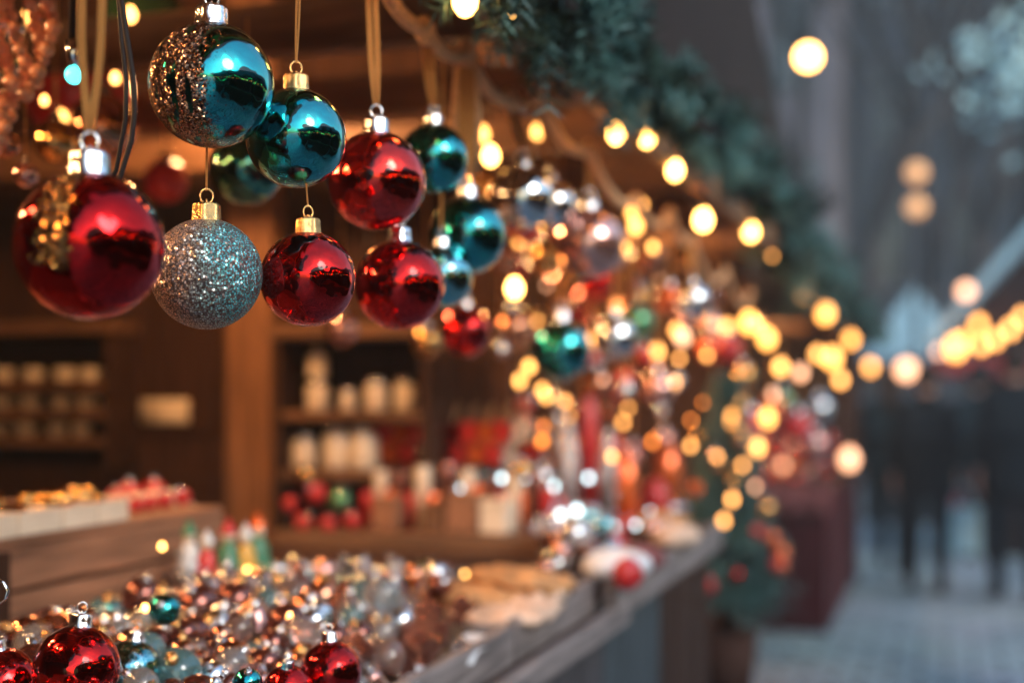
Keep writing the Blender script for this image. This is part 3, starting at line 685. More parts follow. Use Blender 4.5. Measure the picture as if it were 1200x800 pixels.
garland(gpath([(912, 262), (935, 300), (958, 325), (985, 352), (1005, 378), (1020, 395)], -.46), .105, 700, 'distant fir garland drooping along the eaves of the farther stalls', nl=.035, w=.002)

# ---------------------------------------------------------------- heap of ornaments on the front counter
# raised tray sides
tr = thing('display_tray', 'long weathered grey tray on the front counter holding the ornament heap', 'tray', (-.85, 1.5, H - .372))
m = MB(); m.box((FX - .022, .7, H - .372), (FX - .006, 1.86, H - .318), bev=.003); part('side_board', m, 'grey_wood', tr)
m = MB(); m.box((-1.10, .7, H - .372), (-1.085, 1.86, H - .318)); part('side_board', m, 'grey_wood', tr)
m = MB(); m.box((-1.084, 1.845, H - .372), (FX - .023, 1.86, H - .318)); part('end_board', m, 'grey_wood', tr)
tr2 = thing('display_tray', 'grey wooden tray at the far end of the front counter with paper and pastries', 'tray', (-.85, 2.1, H - .372))
m = MB(); m.box((FX - .022, 1.875, H - .372), (FX - .006, 2.38, H - .312), bev=.003); part('side_board', m, 'grey_wood', tr2)
m = MB(); m.box((-1.15, 2.365, H - .372), (FX - .023, 2.38, H - .312)); part('end_board', m, 'grey_wood', tr2)
m = MB(); m.box((-1.15, 1.875, H - .372), (-1.135, 2.364, H - .312)); part('side_board', m, 'grey_wood', tr2)

def mound_z(x, y):
    e = min((x + 1.08) / .12, (FX - .03 - x) / .10, 1); e = max(0, e)
    fy = max(0, min(1, (2.30 - y) / .5))
    return H - .345 + .055 * e ** .7 * (.35 + .65 * fy) + .006 * math.sin(x * 37) * math.sin(y * 29)
m = MB(); nx, ny = 22, 44
for i in range(nx + 1):
    for j in range(ny + 1):
        x = -1.08 + (FX - .025 + 1.08) * i / nx; y = .75 + 1.09 * j / ny
        m.v.append((x, y, mound_z(x, y)))
for i in range(nx):
    for j in range(ny): k = i * (ny + 1) + j; m.f.append((k, k + ny + 1, k + ny + 2, k + 1))
tag(link('straw_bedding', m.data('straw_bedding', 'straw', True)), 'brown shredded straw bedding under the ornaments in the front tray', 'straw', kind='stuff')

placed = []
def free(x, y, r):
    return all((x - a) ** 2 + (y - b) ** 2 > ((r + c) * .84) ** 2 for a, b, c in placed)
def put(x_px, y_px, rad_px, d, mt, label, **kw):
    p = cam_pt(x_px, y_px, d); r = rad_px / F * d; placed.append((p.x, p.y, r))
    kw.setdefault('group', 'ornaments in the front tray')
    return bauble(p, r, mt, label, **kw)
put(90, 782, 50, 1.22, 'red_gloss', 'red mirror bauble with bent silver hook at the front of the tray', tilt=(R(-6), R(2)), capz=.4)
put(2, 800, 42, 1.24, 'red_gloss', 'red bauble cut off by the bottom left corner', tilt=(R(8), R(-4)))
put(152, 785, 36, 1.34, 'teal_crackle', 'frosted teal bauble directly right of the red one with bent hook', tilt=(R(-10), R(5)))
put(388, 786, 36, 1.30, 'red_gloss', 'glossy red bauble nearest the front edge of the tray', tilt=(R(-5), R(-6)))
put(337, 808, 30, 1.26, 'red_gloss', 'red bauble low in the tray left of the front edge one', tilt=(R(12), R(6)))
put(193, 714, 19, 1.50, 'teal_gloss', 'small shiny teal bauble on top of the clear ornaments', tilt=(R(60), R(30)), hi=False)
put(290, 800, 18, 1.24, 'teal_gloss', 'tiny teal bauble at the bottom centre of the tray', tilt=(R(30), R(20)), hi=False)
kinds_ = [('clear_glass', 'ball', 'clear glass ball ornament lying in the front tray heap', .12), ('clear_glass', 'bell', 'clear glass bell ornament standing in the front tray heap', .05), ('smoke_glass', 'drop', 'smoky amber glass drop ornament in the front tray heap', .08),
          ('silver_ball', 'ball', 'small silver ball lying in the front tray heap', .13), ('copper_ball', 'ball', 'small copper ball lying in the front tray heap', .18), ('brown_ball', 'ball', 'dark brown ball lying in the front tray heap', .30),
          ('pink_ball', 'bell', 'rose gold bell ornament in the front tray heap', .08), ('teal_glass', 'ball', 'pale teal glass ball in the front tray heap', .06)]
def pick():
    u = rnd.random()
    for k in kinds_:
        u -= k[3]
        if u <= 0: return k
    return kinds_[0]
cnt = 0
for tries in range(9000):
    if cnt >= 230: break
    x = rnd.uniform(-1.07, FX - .035); y = rnd.uniform(.98, 1.84)
    d = -x * SY + y * CY; px = 600 + F * (x * CY + y * SY) / d
    if px > 470 or px < -30: continue
    if px > 400 and d < 2.0 - .0 and y > 1.35: pass
    r = rnd.uniform(.012, .026) if d < 1.55 else rnd.uniform(.015, .028)
    if not free(x, y, r): continue
    mt, sh, lab, _ = pick()
    z = mound_z(x, y) + r * .85 + (rnd.choice((0, 0, .012)))
    py = HORIZON + F * (H - z) / d
    if py > 850: continue
    placed.append((x, y, r)); cnt += 1
    # where it stands in the tray
    zone = 'near the front' if y < 1.3 else ('in the middle' if y < 1.58 else 'towards the back')
    bauble((x, y, z), r, mt, lab.replace('lying in the front tray heap', zone + ' of the tray heap').replace('standing in the front tray heap', zone + ' of the tray heap').replace('in the front tray heap', zone + ' of the tray heap'),
           group='small ornaments heaped ' + zone + ' of the tray', cap=rnd.choice(['silver_metal', 'gold_metal', 'silver_metal']), tilt=(R(rnd.uniform(-50, 50)), R(rnd.uniform(-50, 50))), hi=False, shape=sh, name='ornament', cat='ornament', capz=rnd.uniform(0, 6))

# second layer: upright clear ornaments with hooks on the near crest
for i in range(26):
    x = rnd.uniform(-.98, FX - .05); y = rnd.uniform(1.02, 1.5)
    r = rnd.uniform(.012, .017); z = mound_z(x, y) + r + .018
    if any((Vector((x, y, z)) - p).length < (r + q) * .8 for p, q in ALL_BAUBLES[-300:]): continue
    bauble((x, y, z), r, rnd.choice(['clear_glass', 'silver_ball', 'copper_ball']), 'upright ornament perched on the crest of the front tray heap', group='ornaments perched on the tray heap', tilt=(R(rnd.uniform(-15, 15)), R(rnd.uniform(-15, 15))), hi=False, shape=rnd.choice(['ball', 'drop']), name='ornament', cat='ornament')

# foil wrapped chocolates
def lump(seed, r):
    q = random.Random(seed); m = MB(); ph = [q.uniform(0, 6) for _ in range(4)]
    m.ball((0, 0, 0), 1, 18, 12, .8)
    m.v = [tuple(Vector(v) * r * (1 + .14 * math.sin(5 * v[0] + ph[0]) + .12 * math.sin(6 * v[1] + ph[1]) + .1 * math.sin(7 * v[2] + ph[2]))) for v in m.v]
    return m
lumps = {mt: [lump(k, 1).data('wrapped_chocolate', mt) for k in range(4)] for mt in ('foil', 'foil_silver')}
cpl = []; n_c = 0
for tries in range(3000):
    if n_c > 95: break
    px = rnd.uniform(375, 545); py = rnd.uniform(700, 790)
    base = H - .335
    layer = rnd.choice((0, 0, 1, 2)); z = base + layer * .022
    p = on_z(px, py, z)
    if p.x > FX - .03 or p.x < -1.0 or p.y < 1.3 or p.y > 2.1: continue
    r = rnd.uniform(.013, .019)
    if any((p - q).length < (r + s) * .75 for q, s in cpl): continue
    if not free(p.x, p.y, r * .7) and layer == 0: continue
    cpl.append((p, r)); n_c += 1
    mt = 'foil' if rnd.random() < .8 else 'foil_silver'
    o = link('wrapped_chocolate', rnd.choice(lumps[mt])); o.location = p; o.scale = (r, r, r); o.rotation_euler = [rnd.uniform(0, 6) for _ in range(3)]
    tag(o, ('red brown foil wrapped chocolate in the pile beside the tray edge' if mt == 'foil' else 'silvery foil wrapped chocolate in the pile beside the tray edge'), 'chocolate', 'foil wrapped chocolates piled by the tray edge')

# papers and pastries at the far end of the front counter
def paper(x0, y0, w, l, rot, label):
    m = MB(); n = 10; c, s = math.cos(rot), math.sin(rot)
    for i in range(n + 1):
        for j in range(n + 1):
            u, v = (i / n - .5) * w, (j / n - .5) * l
            m.v.append((x0 + u * c - v * s, y0 + u * s + v * c, H - .330 + .006 * math.sin(u * 40 + v * 23) + .004 * math.sin(v * 60)))
    for i in range(n):
        for j in range(n): k = i * (n + 1) + j; m.f.append((k, k + n + 1, k + n + 2, k + 1))
    o = link('wrapping_paper', m.data('wrapping_paper', 'paper_white', True)); md = o.modifiers.new('thick', 'SOLIDIFY'); md.thickness = .001
    tag(o, label, 'paper', 'white wrapping papers in the counter tray')
pp = on_z(545, 755, H - .33); paper(pp.x - .02, pp.y, .11, .22, .1, 'white crumpled paper sheet in the tray beside the chocolates')
pp = on_z(455, 790, H - .33); paper(pp.x - .01, pp.y, .10, .16, .3, 'white crumpled paper sheet nearest the camera under the chocolates')
def pastry(px, py, zz, rx, ry, mt, label, rot=0.0):
    p = on_z(px, py, zz); m = MB(); m.ball((0, 0, 0), 1, 28, 12)
    m.v = [((v[0] * rx) * (1 + .05 * math.sin(4 * math.atan2(v[1], v[0]))), v[1] * ry * (1 + .06 * math.sin(3 * v[0] * 4)), v[2] * .016 + .006 * math.sin(v[0] * 9) * math.cos(v[1] * 8)) for v in m.v]
    o = link('flatbread', m.data('flatbread', mt, True)); o.location = p; o.rotation_euler = (R(rnd.uniform(-4, 4)), R(rnd.uniform(-4, 4)), rot)
    tag(o, label, 'bread', 'flat cakes on the front counter')
pastry(592, 712, H - .315, .085, .12, 'pale_pastry', 'pale round flat cake lying nearest the tray edge', .2)
pastry(560, 696, H - .30, .08, .10, 'pastry', 'brown flat cake overlapping behind the pale one')
pastry(618, 685, H - .30, .07, .13, 'pale_pastry', 'pale flat cake at the far corner of the tray', .3)
pastry(600, 678, H - .285, .07, .10, 'pastry', 'golden brown flat cake on top of the far stack', .5)
pastry(640, 688, H - .30, .04, .10, 'pastry', 'narrow orange brown cake against the tray side')
# small silver and white baubles behind (middle-back of counter)
cnt = 0
for tries in range(2500):
    if cnt > 75: break
    px = rnd.uniform(215, 520); py = rnd.uniform(664, 700)
    z = H - .315 + rnd.choice((0, .02, .04)); p = on_z(px, py, z)
    if p.y > 2.7 or p.x > FX - .06 or p.y < 1.87: continue
    r = rnd.uniform(.013, .021)
    if any((p - q).length < (r + s) * .85 for q, s in ALL_BAUBLES): continue
    mt = rnd.choice(['silver_ball', 'copper_ball', 'pink_ball', 'clear_glass', 'brown_ball', 'silver_ball', 'teal_crackle', 'silver_ball'])
    nm = {'silver_ball': 'silver', 'copper_ball': 'copper', 'pink_ball': 'champagne pink', 'clear_glass': 'clear glass', 'brown_ball': 'dark brown', 'teal_crackle': 'pale teal'}[mt]
    bauble(tuple(p), r, mt, 'small ' + nm + ' bauble in the second tray behind the straw heap', group='small baubles heaped in the second tray', tilt=(R(rnd.uniform(-70, 70)), R(rnd.uniform(-70, 70))), hi=False, name='ornament', cat='ornament'); cnt += 1

# ---------------------------------------------------------------- crate tier on the left
KX = -1.13
ya, yb_ = 1.2, on_wx(262, 612, KX).y; zt = on_wx(0, 642, KX).z
cr = thing('wooden_crate', 'long brown plank crate raised behind the ornament heap at the left', 'crate', (KX - .2, 1.8, H - .372))
for k in range(3):
    z0 = H - .372 + k * (zt - H + .372) / 3; m = MB(); m.box((KX - .018, ya, z0 + .002), (KX, yb_, z0 + (zt - H + .372) / 3 - .003), bev=.003); part('front_plank', m, 'crate_wood', cr)
m = MB(); m.box((KX - .45, yb_ - .018, H - .372), (KX - .019, yb_, zt - .004)); part('end_board', m, 'crate_wood', cr)
m = MB(); m.box((KX - .45, ya, zt - .003), (KX - .001, yb_ - .001, zt + .009), bev=.003); part('lid', m, 'crate_wood', cr)
p0 = on_wx(4, 680, KX + .004); m = MB(); m.box((KX + .001, p0.y - .03, H - .372), (KX + .014, p0.y, zt - .004)); part('corner_batten', m, 'dark_wood_z', cr)
CZ = zt + .010
# cream boxes of gold balls along the front edge
edges = [(-60, 'leftmost'), (20, ''), (72, ''), (113, ''), (150, '')]
for i in range(4):
    y0 = on_wx(edges[i][0], 640, KX - .01).y; y1 = on_wx(edges[i + 1][0], 640, KX - .01).y
    lab = ['cream card box of gold nuts at the left picture edge', 'cream card box of gold nuts beside the leftmost one', 'cream card box of gold nuts, third along the crate edge', 'cream card box of gold nuts nearest the red baubles'][i]
    bx = thing('gift_box', lab, 'box', (KX - .05, (y0 + y1) / 2, CZ), 'cream boxes on the crate edge')
    h = .030; m = MB(); m.box((KX - .012, y0 + .002, CZ), (KX - .008, y1 - .002, CZ + h)); m.box((KX - .112, y0 + .002, CZ), (KX - .108, y1 - .002, CZ + h)); m.box((KX - .1079, y0 + .002, CZ), (KX - .0121, y0 + .006, CZ + h)); m.box((KX - .1079, y1 - .006, CZ), (KX - .0121, y1 - .002, CZ + h)); m.box((KX - .1079, y0 + .006, CZ), (KX - .0121, y1 - .006, CZ + .003))
    part('box_wall', m, 'cream_card', bx)
    for k in range(16):
        x = KX - .028 - rnd.random() * .065; y = rnd.uniform(y0 + .02, y1 - .02)
        o = link('gold_nut', lumps['foil'][k % 4].copy() if False else unit('ball_lo', 'gold_ball')); r = rnd.uniform(.010, .015); o.location = (x, y, CZ + .022 + rnd.choice((0, .012))); o.scale = (r, r, r * 1.15); o.rotation_euler = (rnd.uniform(0, 3), rnd.uniform(0, 3), 0)
        tag(o, ['gold foil nut in the leftmost cream box', 'gold foil nut in the cream box beside the leftmost', 'gold foil nut in the third cream box', 'gold foil nut in the cream box nearest the red baubles'][i], 'nut', 'gold nuts in cream boxes')
# step behind with tealights
TX = KX - .20
m = MB(); yA = on_wx(-60, 590, TX).y; yB = on_wx(228, 590, TX).y; zT = on_wx(228, 590, TX).z; 
stp = thing('candle_rack', 'low cream wooden step on the crate carrying a row of tealight candles', 'rack', (TX, (yA + yB) / 2, CZ))
m.box((TX - .10, yA, zT - .012), (TX, yB, zT), bev=.002); part('shelf_board', m, 'cream_card', stp)
for y in (yA + .02, (yA + yB) / 2, yB - .03):
    m = MB(); m.box((TX - .09, y, CZ), (TX - .01, y + .015, zT - .0125)); part('leg', m, 'cream_card', stp)
k = 0; y = yA + .03
while y < yB - .01:
    t = thing('tealight', 'cream tealight candle standing in the row on the cream step', 'candle', (TX - .025, y, zT + .001), 'tealights on the cream step')
    m = MB(); m.lathe([(.001, .001), (.019, .001), (.020, .026), (.018, .027), (.017, .022), (.001, .021)], (TX - .025, y, zT), 20); part('cup', m, 'cream_ceramic', t, True)
    m = MB(); m.tube([(TX - .025, y, zT + .021), (TX - .024, y, zT + .030)], .0012, 6); part('wick', m, 'wire_dark', t)
    y += .046
# red baubles on crate & on top of the step
for (x, yy, r, dx, l) in [(160, 606, 9.5, 0, 'leftmost of the row of red baubles under the cream step'), (175, 606, 9.5, 0, 'second red bauble in the row under the cream step'), (193, 605, 10, 0, 'third red bauble in the row under the cream step'), (214, 604, 10, 0, 'rightmost of the row of red baubles under the cream step')]:
    p = on_wx(x, yy, KX - .06); d = -p.x * SY + p.y * CY; rr = r / F * d; p.z = CZ + rr
    bauble(tuple(p), rr, 'matt_red', l, group='red baubles on the crate', hi=False, tilt=(R(20), R(rnd.uniform(-30, 30))))
for (x, yy, r, l) in [(135, 549, 12, 'back one of the red baubles topping the candle step'), (151, 547, 15, 'largest red bauble topping the candle step'), (180, 546, 14, 'red bauble topping the candle step nearest the door')]:
    p = on_wx(x, yy, TX - .07); d = -p.x * SY + p.y * CY; rr = r / F * d; p.z = zT + rr
    bauble(tuple(p), rr, 'matt_red', l, group='red baubles on the crate', hi=False, capz=.2)
for (x, yy, mt, l) in [(12, 556, 'copper_ball', 'dull copper bauble at the left end of the candle step'), (45, 556, 'brown_ball', 'dark brown bauble on the candle step'), (62, 558, 'pink_ball', 'pinkish bauble on the candle step beside the brown one')]:
    p = on_wx(x, yy, TX - .07); d = -p.x * SY + p.y * CY; rr = 11 / F * d; p.z = zT + rr
    bauble(tuple(p), rr, mt, l, group='metallic baubles on the candle step', hi=False)

# note on the door
a, b = on_wy(166, 468, WY - .045), on_wy(221, 496, WY - .045)
m = MB(); m.box((a.x, WY - .050, b.z), (b.x, WY - .0425, a.z), bev=.002); tag(link('door_plate', m.data('door_plate', 'cream_card')), 'small blank cream plate fixed on the plank door', 'sign')

# cups in the left shelf
cupm = MB().lathe([(.001, .001), (.020, .001), (.026, .01), (.029, .05), (.027, .05), (.024, .012), (.001, .008)], n=22)
cupd = cupm.data('bowl', 'cream_ceramic'); hand = MB().loop((.032, 0, .028), .013, .0035, 14, 6, 'xz').data('handle', 'cream_ceramic')
for row, z in enumerate(zL):
    for k, x in enumerate((-28, 5, 40, 75, 105)):
        xx = x - row * 4 + rnd.uniform(-2, 2); p = on_wy(xx, 500, WY - .09)
        t = thing('cup', 'cream cup %s shelf of the unit beside the door, number %s along' % (('on the upper', 'on the middle', 'on the lower')[row], ('one', 'two', 'three', 'four', 'five')[k]), 'cup', (p.x, p.y, z + .001), 'cream cups on the wall shelf')
        t['label'] = ('cream cup on the %s board of the wall shelf, %s' % (('upper', 'middle', 'lower')[row], ('half outside the picture edge', 'at the left picture edge', 'second from the picture edge', 'third from the picture edge', 'beside the plank door')[k]))
        t.scale = (.8, .8, .62); link('bowl', cupd, t); h = link('handle', hand, t); t.rotation_euler = (0, 0, rnd.uniform(-1.5, 1.0))

# jars in the right shelf
jar = MB().lathe([(.001, .001), (.024, .001), (.026, .006), (.026, .05), (.022, .058), (.022, .060), (.001, .060)], n=22).data('jar_body', 'cream_ceramic')
lid = MB().lathe([(.001, .061), (.0235, .061), (.0235, .070), (.021, .073), (.001, .073)], n=22).data('lid', 'silver_metal')
def put_jar(x, z, l, s=1.0, lift=0.0):
    p = on_wy(x, 500, WY - .10); t = thing('candle_jar', l, 'jar', (p.x, p.y, z + .001 + lift), 'candle jars on the wall shelf'); t.scale = (s, s, s)
    link('jar_body', jar, t); link('lid', lid, t)
put_jar(372, zR[0], 'lower pale jar of the two stacked at the left of the upper shelf', 1.0)
put_jar(372, zR[0], 'upper pale jar of the two stacked at the left of the upper shelf', .9, .074)
put_jar(441, zR[0], 'pale jar in the middle of the upper shelf'); put_jar(475, zR[0], 'pale jar at the right end of the upper shelf')
put_jar(408, zR[0], 'small dim jar between the stacked jars and the middle one', .7)
put_jar(357, zR[1], 'pale jar at the left end of the lower shelf', 1.1); put_jar(395, zR[1], 'larger pale jar in the middle of the lower shelf', 1.3); put_jar(426, zR[1], 'largest pale jar at the right of the lower shelf', 1.35)

# baubles on the ledge
for (x, y, r, mt, l) in [(340, 587, 9, 'matt_red', 'red ball at the left tip of the ball pyramid on the bench'), (355, 608, 10, 'matt_red', 'left ball in the bottom row of the ball pyramid'), (385, 610, 10, 'matt_red', 'middle ball in the bottom row of the ball pyramid'), (413, 606, 10, 'matt_red', 'right ball in the bottom row of the ball pyramid'), (371, 575, 12, 'matt_red', 'large red ball high in the ball pyramid on the bench'), (398, 583, 14, 'green_ball', 'pale green ball in the ball pyramid on the bench'), (358, 553, 11, 'gold_ball', 'gold ball crowning the ball pyramid on the bench')]:
    p = on_wy(x, y + 3, WY - .27); d = -p.x * SY + p.y * CY
    bauble(tuple(p), r / F * d, mt, l, group='ball pyramid on the bench', hi=False, tilt=(R(rnd.uniform(-40, 40)), R(rnd.uniform(-40, 40))))
# short pillar candles and painted figurines crowding the bench
for k in range(17):
    x = 432 + k * 13 + rnd.uniform(-3, 3); up = k % 2
    p = on_wy(x, 600, WY - .20); z0 = LZ + .001
    rr = rnd.uniform(.014, .020); hh = rnd.uniform(.06, .10) + .05 * up
    mt, nm = [('matt_red', 'red'), ('cream_ceramic', 'cream'), ('orange_ball', 'orange'), ('brown_ball', 'dark brown')][k % 4]
    t = thing('pillar_candle', '%s pillar candle among those crowding the bench right of the ball pyramid' % nm, 'candle', (p.x, p.y, z0), 'pillar candles on the bench')
    m = MB(); m.lathe([(.001, 0), (rr, 0), (rr, hh - .003), (rr * .9, hh), (.001, hh - .004)], (p.x, p.y, z0), 18); part('wax', m, mt, t, True)
    m = MB(); m.tube([(p.x, p.y, z0 + hh - .004), (p.x + .001, p.y, z0 + hh + .008)], .0012, 6); part('wick', m, 'wire_dark', t)
hk = 0
for row_, yy in enumerate((505, 530)):
    for k in range(9):
        x = 450 + k * 20 + row_ * 9; p = on_wy(x, yy, WY - .06)
        mt = ['matt_red', 'orange_ball', 'matt_red', 'foil_silver', 'red_gloss'][(k + row_) % 5]; nm = ['red', 'orange', 'red', 'silver', 'red'][(k + row_) % 5]
        w_ = .030; q = []
        for a in range(28):
            u = 2 * math.pi * a / 28; q.append((p.x + w_ * (16 * math.sin(u) ** 3) / 16, p.z + w_ * (13 * math.cos(u) - 5 * math.cos(2 * u) - 2 * math.cos(3 * u) - math.cos(4 * u)) / 16))
        m = MB(); m.prism(q, 'y', p.y - .012, p.y + .008)
        t = thing('felt_heart', '%s padded heart hanging in the %s row on the end wall' % (nm, ('upper', 'lower')[row_]), 'decoration', tuple(p), 'padded hearts hanging on the end wall')
        part('heart', m, mt, t)
        m = MB(); m.tube([(p.x, p.y, p.z + w_ * .3), (p.x, WY - .012, p.z + .06)], .0015, 6); part('string', m, 'rope', t)
# gift boxes on ledge
for (x, w, h, mt, l) in [(455, 28, 34, 'crate_wood', 'small brown wooden box on the bench below the shelves'), (512, 24, 28, 'mid_wood_x', 'dark brown little box in the middle of the bench'), (545, 36, 42, 'crate_wood', 'tallest brown box standing on the bench'), (582, 30, 34, 'cream_card', 'cream box at the right end of the bench')]:
    p = on_wy(x, 620, WY - .25); d = -p.x * SY + p.y * CY; W, Hh = w / F * d, h / F * d
    t = thing('gift_box', l, 'box', (p.x, p.y, LZ + .001), 'boxes on the bench')
    m = MB(); m.box((p.x - W / 2, p.y - .03, LZ + .001), (p.x + W / 2, p.y + .03, LZ + Hh), bev=.003); part('box_body', m, mt, t)
    m = MB(); m.box((p.x - W / 2 - .002, p.y - .032, LZ + Hh + .001), (p.x + W / 2 + .002, p.y + .032, LZ + Hh + .010), bev=.002); part('lid', m, mt, t)
# ---------------------------------------------------------------- goods in the second stall
def pile(n, xr, yr, dr, mats, lab, grp, rr=(.018, .03), shape='ball', tries_=4000):
    c = 0
    for _ in range(tries_):
        if c >= n: break
        d = rnd.uniform(*dr); x = rnd.uniform(*xr); y = rnd.uniform(*yr)
        p = cam_pt(x, y, d); r = rnd.uniform(*rr)
        if any((p - q).length < (r + s) * .9 for q, s in ALL_BAUBLES): continue
        mt, nm = rnd.choice(mats)
        bauble(tuple(p), r, mt, lab % nm, group=grp, hi=False, shape=shape, name='bauble', tilt=(R(rnd.uniform(-60, 60)), R(rnd.uniform(-60, 60)))); c += 1
SIL = [('silver_ball', 'silver'), ('silver_ball', 'silver'), ('clear_glass', 'clear glass'), ('pink_ball', 'champagne pink'), ('copper_ball', 'copper'), ('teal_crackle', 'pale teal')]
# tiered rack behind the end of the bench, holding the goods
def tier(x0, x1, y_img, d, label):
    a, b = cam_pt(x0, y_img, d), cam_pt(x1, y_img, d); t = thing('display_step', label, 'shelf', tuple((a + b) / 2), 'display steps in the second stall')
    m = MB(); nrm = Vector((-SY, CY, 0)) * .10; u = Vector((0, 0, .016))
    m.add([a, b, b + nrm, a + nrm, a - u, b - u, b + nrm - u, a + nrm - u], [(0, 1, 2, 3), (7, 6, 5, 4), (0, 4, 5, 1), (1, 5, 6, 2), (2, 6, 7, 3), (3, 7, 4, 0)])
    part('shelf_board', m, 'mid_wood_x', t)
    for p in (a.lerp(b, .05), a.lerp(b, .92)):
        m = MB(); m.box((p.x, p.y + .03, 1.0), (p.x + .02, p.y + .05, p.z - .017)); part('support', m, 'dark_wood_z', t)
def row(x0, x1, n, y_img, d, rr, mats, lab, grp, shape='ball'):
    for k in range(n):
        x = x0 + (x1 - x0) * (k + .5) / n + rnd.uniform(-3, 3); r = rr * rnd.uniform(.75, 1.15)
        dd = d + .05; zs = cam_pt(x, y_img, d).z
        p = cam_pt(x, y_img, dd); p.z = zs + r + .001
        mt, nm = rnd.choice(mats)
        bauble(tuple(p), r, mt, lab % nm, group=grp, hi=False, shape=shape, tilt=(R(rnd.uniform(-30, 30)), R(rnd.uniform(-30, 30))))
REDS = [('matt_red', 'matt red'), ('red_gloss', 'glossy red'), ('matt_red', 'matt red'), ('orange_ball', 'orange')]
def rows(x0, x1, n, y_img, d, rr, mats, word, posn):
    tier(x0 - 8, x1 + 8, y_img, d, 'narrow brown display step ' + posn)
    row(x0, x1, n, y_img, d, rr, mats, '%s bauble on the ' + word + ' display step', 'baubles on the ' + word + ' display step')
rows(445, 560, 8, 545, 3.28, .022, REDS + [('silver_ball', 'silver')], 'red laden', 'loaded with red baubles right of the jar shelf')
rows(500, 640, 9, 575, 3.20, .024, SIL, 'middle', 'with silver baubles in front of the dark end wall')
rows(540, 660, 7, 512, 3.55, .022, SIL + REDS, 'upper', 'highest, behind the middle one')
pile(60, (560, 690), (590, 655), (3.0, 3.6), SIL + [('matt_red', 'matt red')], '%s bauble piled where bench and second counter meet', 'baubles piled at the bench corner', (.016, .026))
# counter 2: heap
for k in range(230):
    px = rnd.uniform(630, 800); py = rnd.uniform(612, 680)
    z = H - .325 + .022 + rnd.choice((0, .03, .055)); p = on_z(px, py, z)
    r = rnd.uniform(.015, .028)
    if p.x > FX - .04 or p.y < c2 + .03 or p.y > c2e - .05 or any((p - q).length < (r + s) * .85 for q, s in ALL_BAUBLES): continue
    mt, nm = rnd.choice(SIL + [('matt_red', 'matt red'), ('silver_ball', 'silver')])
    bauble(tuple(p), r, mt, '%s bauble heaped on the second counter' % nm, group='baubles heaped on the second counter', hi=False, tilt=(R(rnd.uniform(-60, 60)), R(rnd.uniform(-60, 60))))
for (x, y, rx, ry, mt, l) in [(720, 662, .06, .09, 'paper_white', 'white lidded sweets bag lying on the second counter'), (745, 655, .05, .08, 'cloth_rose', 'rose coloured fabric heart on the second counter'), (775, 612, .06, .11, 'pastry', 'long golden loaf on the second counter'), (735, 672, .025, .03, 'matt_red', 'small red felt heart near the second counter rail'), (790, 628, .05, .10, 'pale_pastry', 'pale loaf at the far end of the second counter')]:
    p = on_z(x, y, H - .30); m = MB(); m.ball((0, 0, 0), 1, 24, 12)
    m.v = [(v[0] * rx * (1 + .1 * math.sin(3 * v[1])), v[1] * ry, v[2] * .028) for v in m.v]
    nm = {'pastry': 'loaf', 'pale_pastry': 'loaf', 'paper_white': 'sweets_bag'}.get(mt, 'fabric_heart')
    o = link(nm, m.data(nm, mt, True)); o.location = p; tag(o, l, nm.replace('_', ' '))
# many small ornaments hanging in the second stall
WARM = [('gold_ball', 'gold'), ('copper_ball', 'copper'), ('red_gloss', 'glossy red'), ('matt_red', 'matt red'), ('brown_ball', 'dark brown'), ('orange_ball', 'orange'), ('pink_ball', 'champagne pink'), ('silver_ball', 'silver')]
c = 0
for _ in range(3000):
    if c >= 62: break
    x = rnd.uniform(555, 860); y = rnd.uniform(240, 560); d = rnd.uniform(2.9, 5.0)
    if y < 250 + (x - 560) * .30 or y > 600 - (x - 560) * .1: continue
    p = cam_pt(x, y, d); r = rnd.uniform(.014, .030)
    if p.x > FX - .05 or p.z > H + .36 or any((p - q).length < (r + s_) * 1.1 for q, s_ in ALL_BAUBLES): continue
    mt, nm = rnd.choice(WARM)
    where = 'high' if y < 360 else ('at mid height' if y < 450 else 'low')
    top = (p.x, p.y, H + .45)
    bauble(tuple(p), r, mt, 'small %s bauble hung %s inside the second stall' % (nm, where), group='small baubles hung %s inside the second stall' % where, hi=False, top=top, strands=(0,), width=.0011); c += 1
for q_, (y0_, n_) in enumerate(((275, 6), (330, 7), (385, 8), (435, 8), (480, 7), (525, 6))):
    pts_ = []
    for k in range(n_):
        x = 590 + (270 - q_ * 4) * (k + rnd.uniform(-.3, .3)) / n_ + 10; y = y0_ + rnd.uniform(-22, 22) + (x - 590) * (.28 if q_ < 2 else .08)
        pts_.append(cam_pt(x, y, rnd.uniform(3.2, 4.4)))
    light_string('amber fairy lights inside the second stall, ' + ('highest strand', 'second strand from the top', 'third strand from the top', 'third strand from the bottom', 'second strand from the bottom', 'lowest strand')[q_], pts_, 'bulb_soft', 0, r=[rnd.uniform(.004, .0105) for _ in pts_], mts=[rnd.choice(['bulb_soft', 'bulb_rose', 'bulb_soft', 'bulb_amber']) for _ in pts_], cable=False, group='amber fairy light strands')
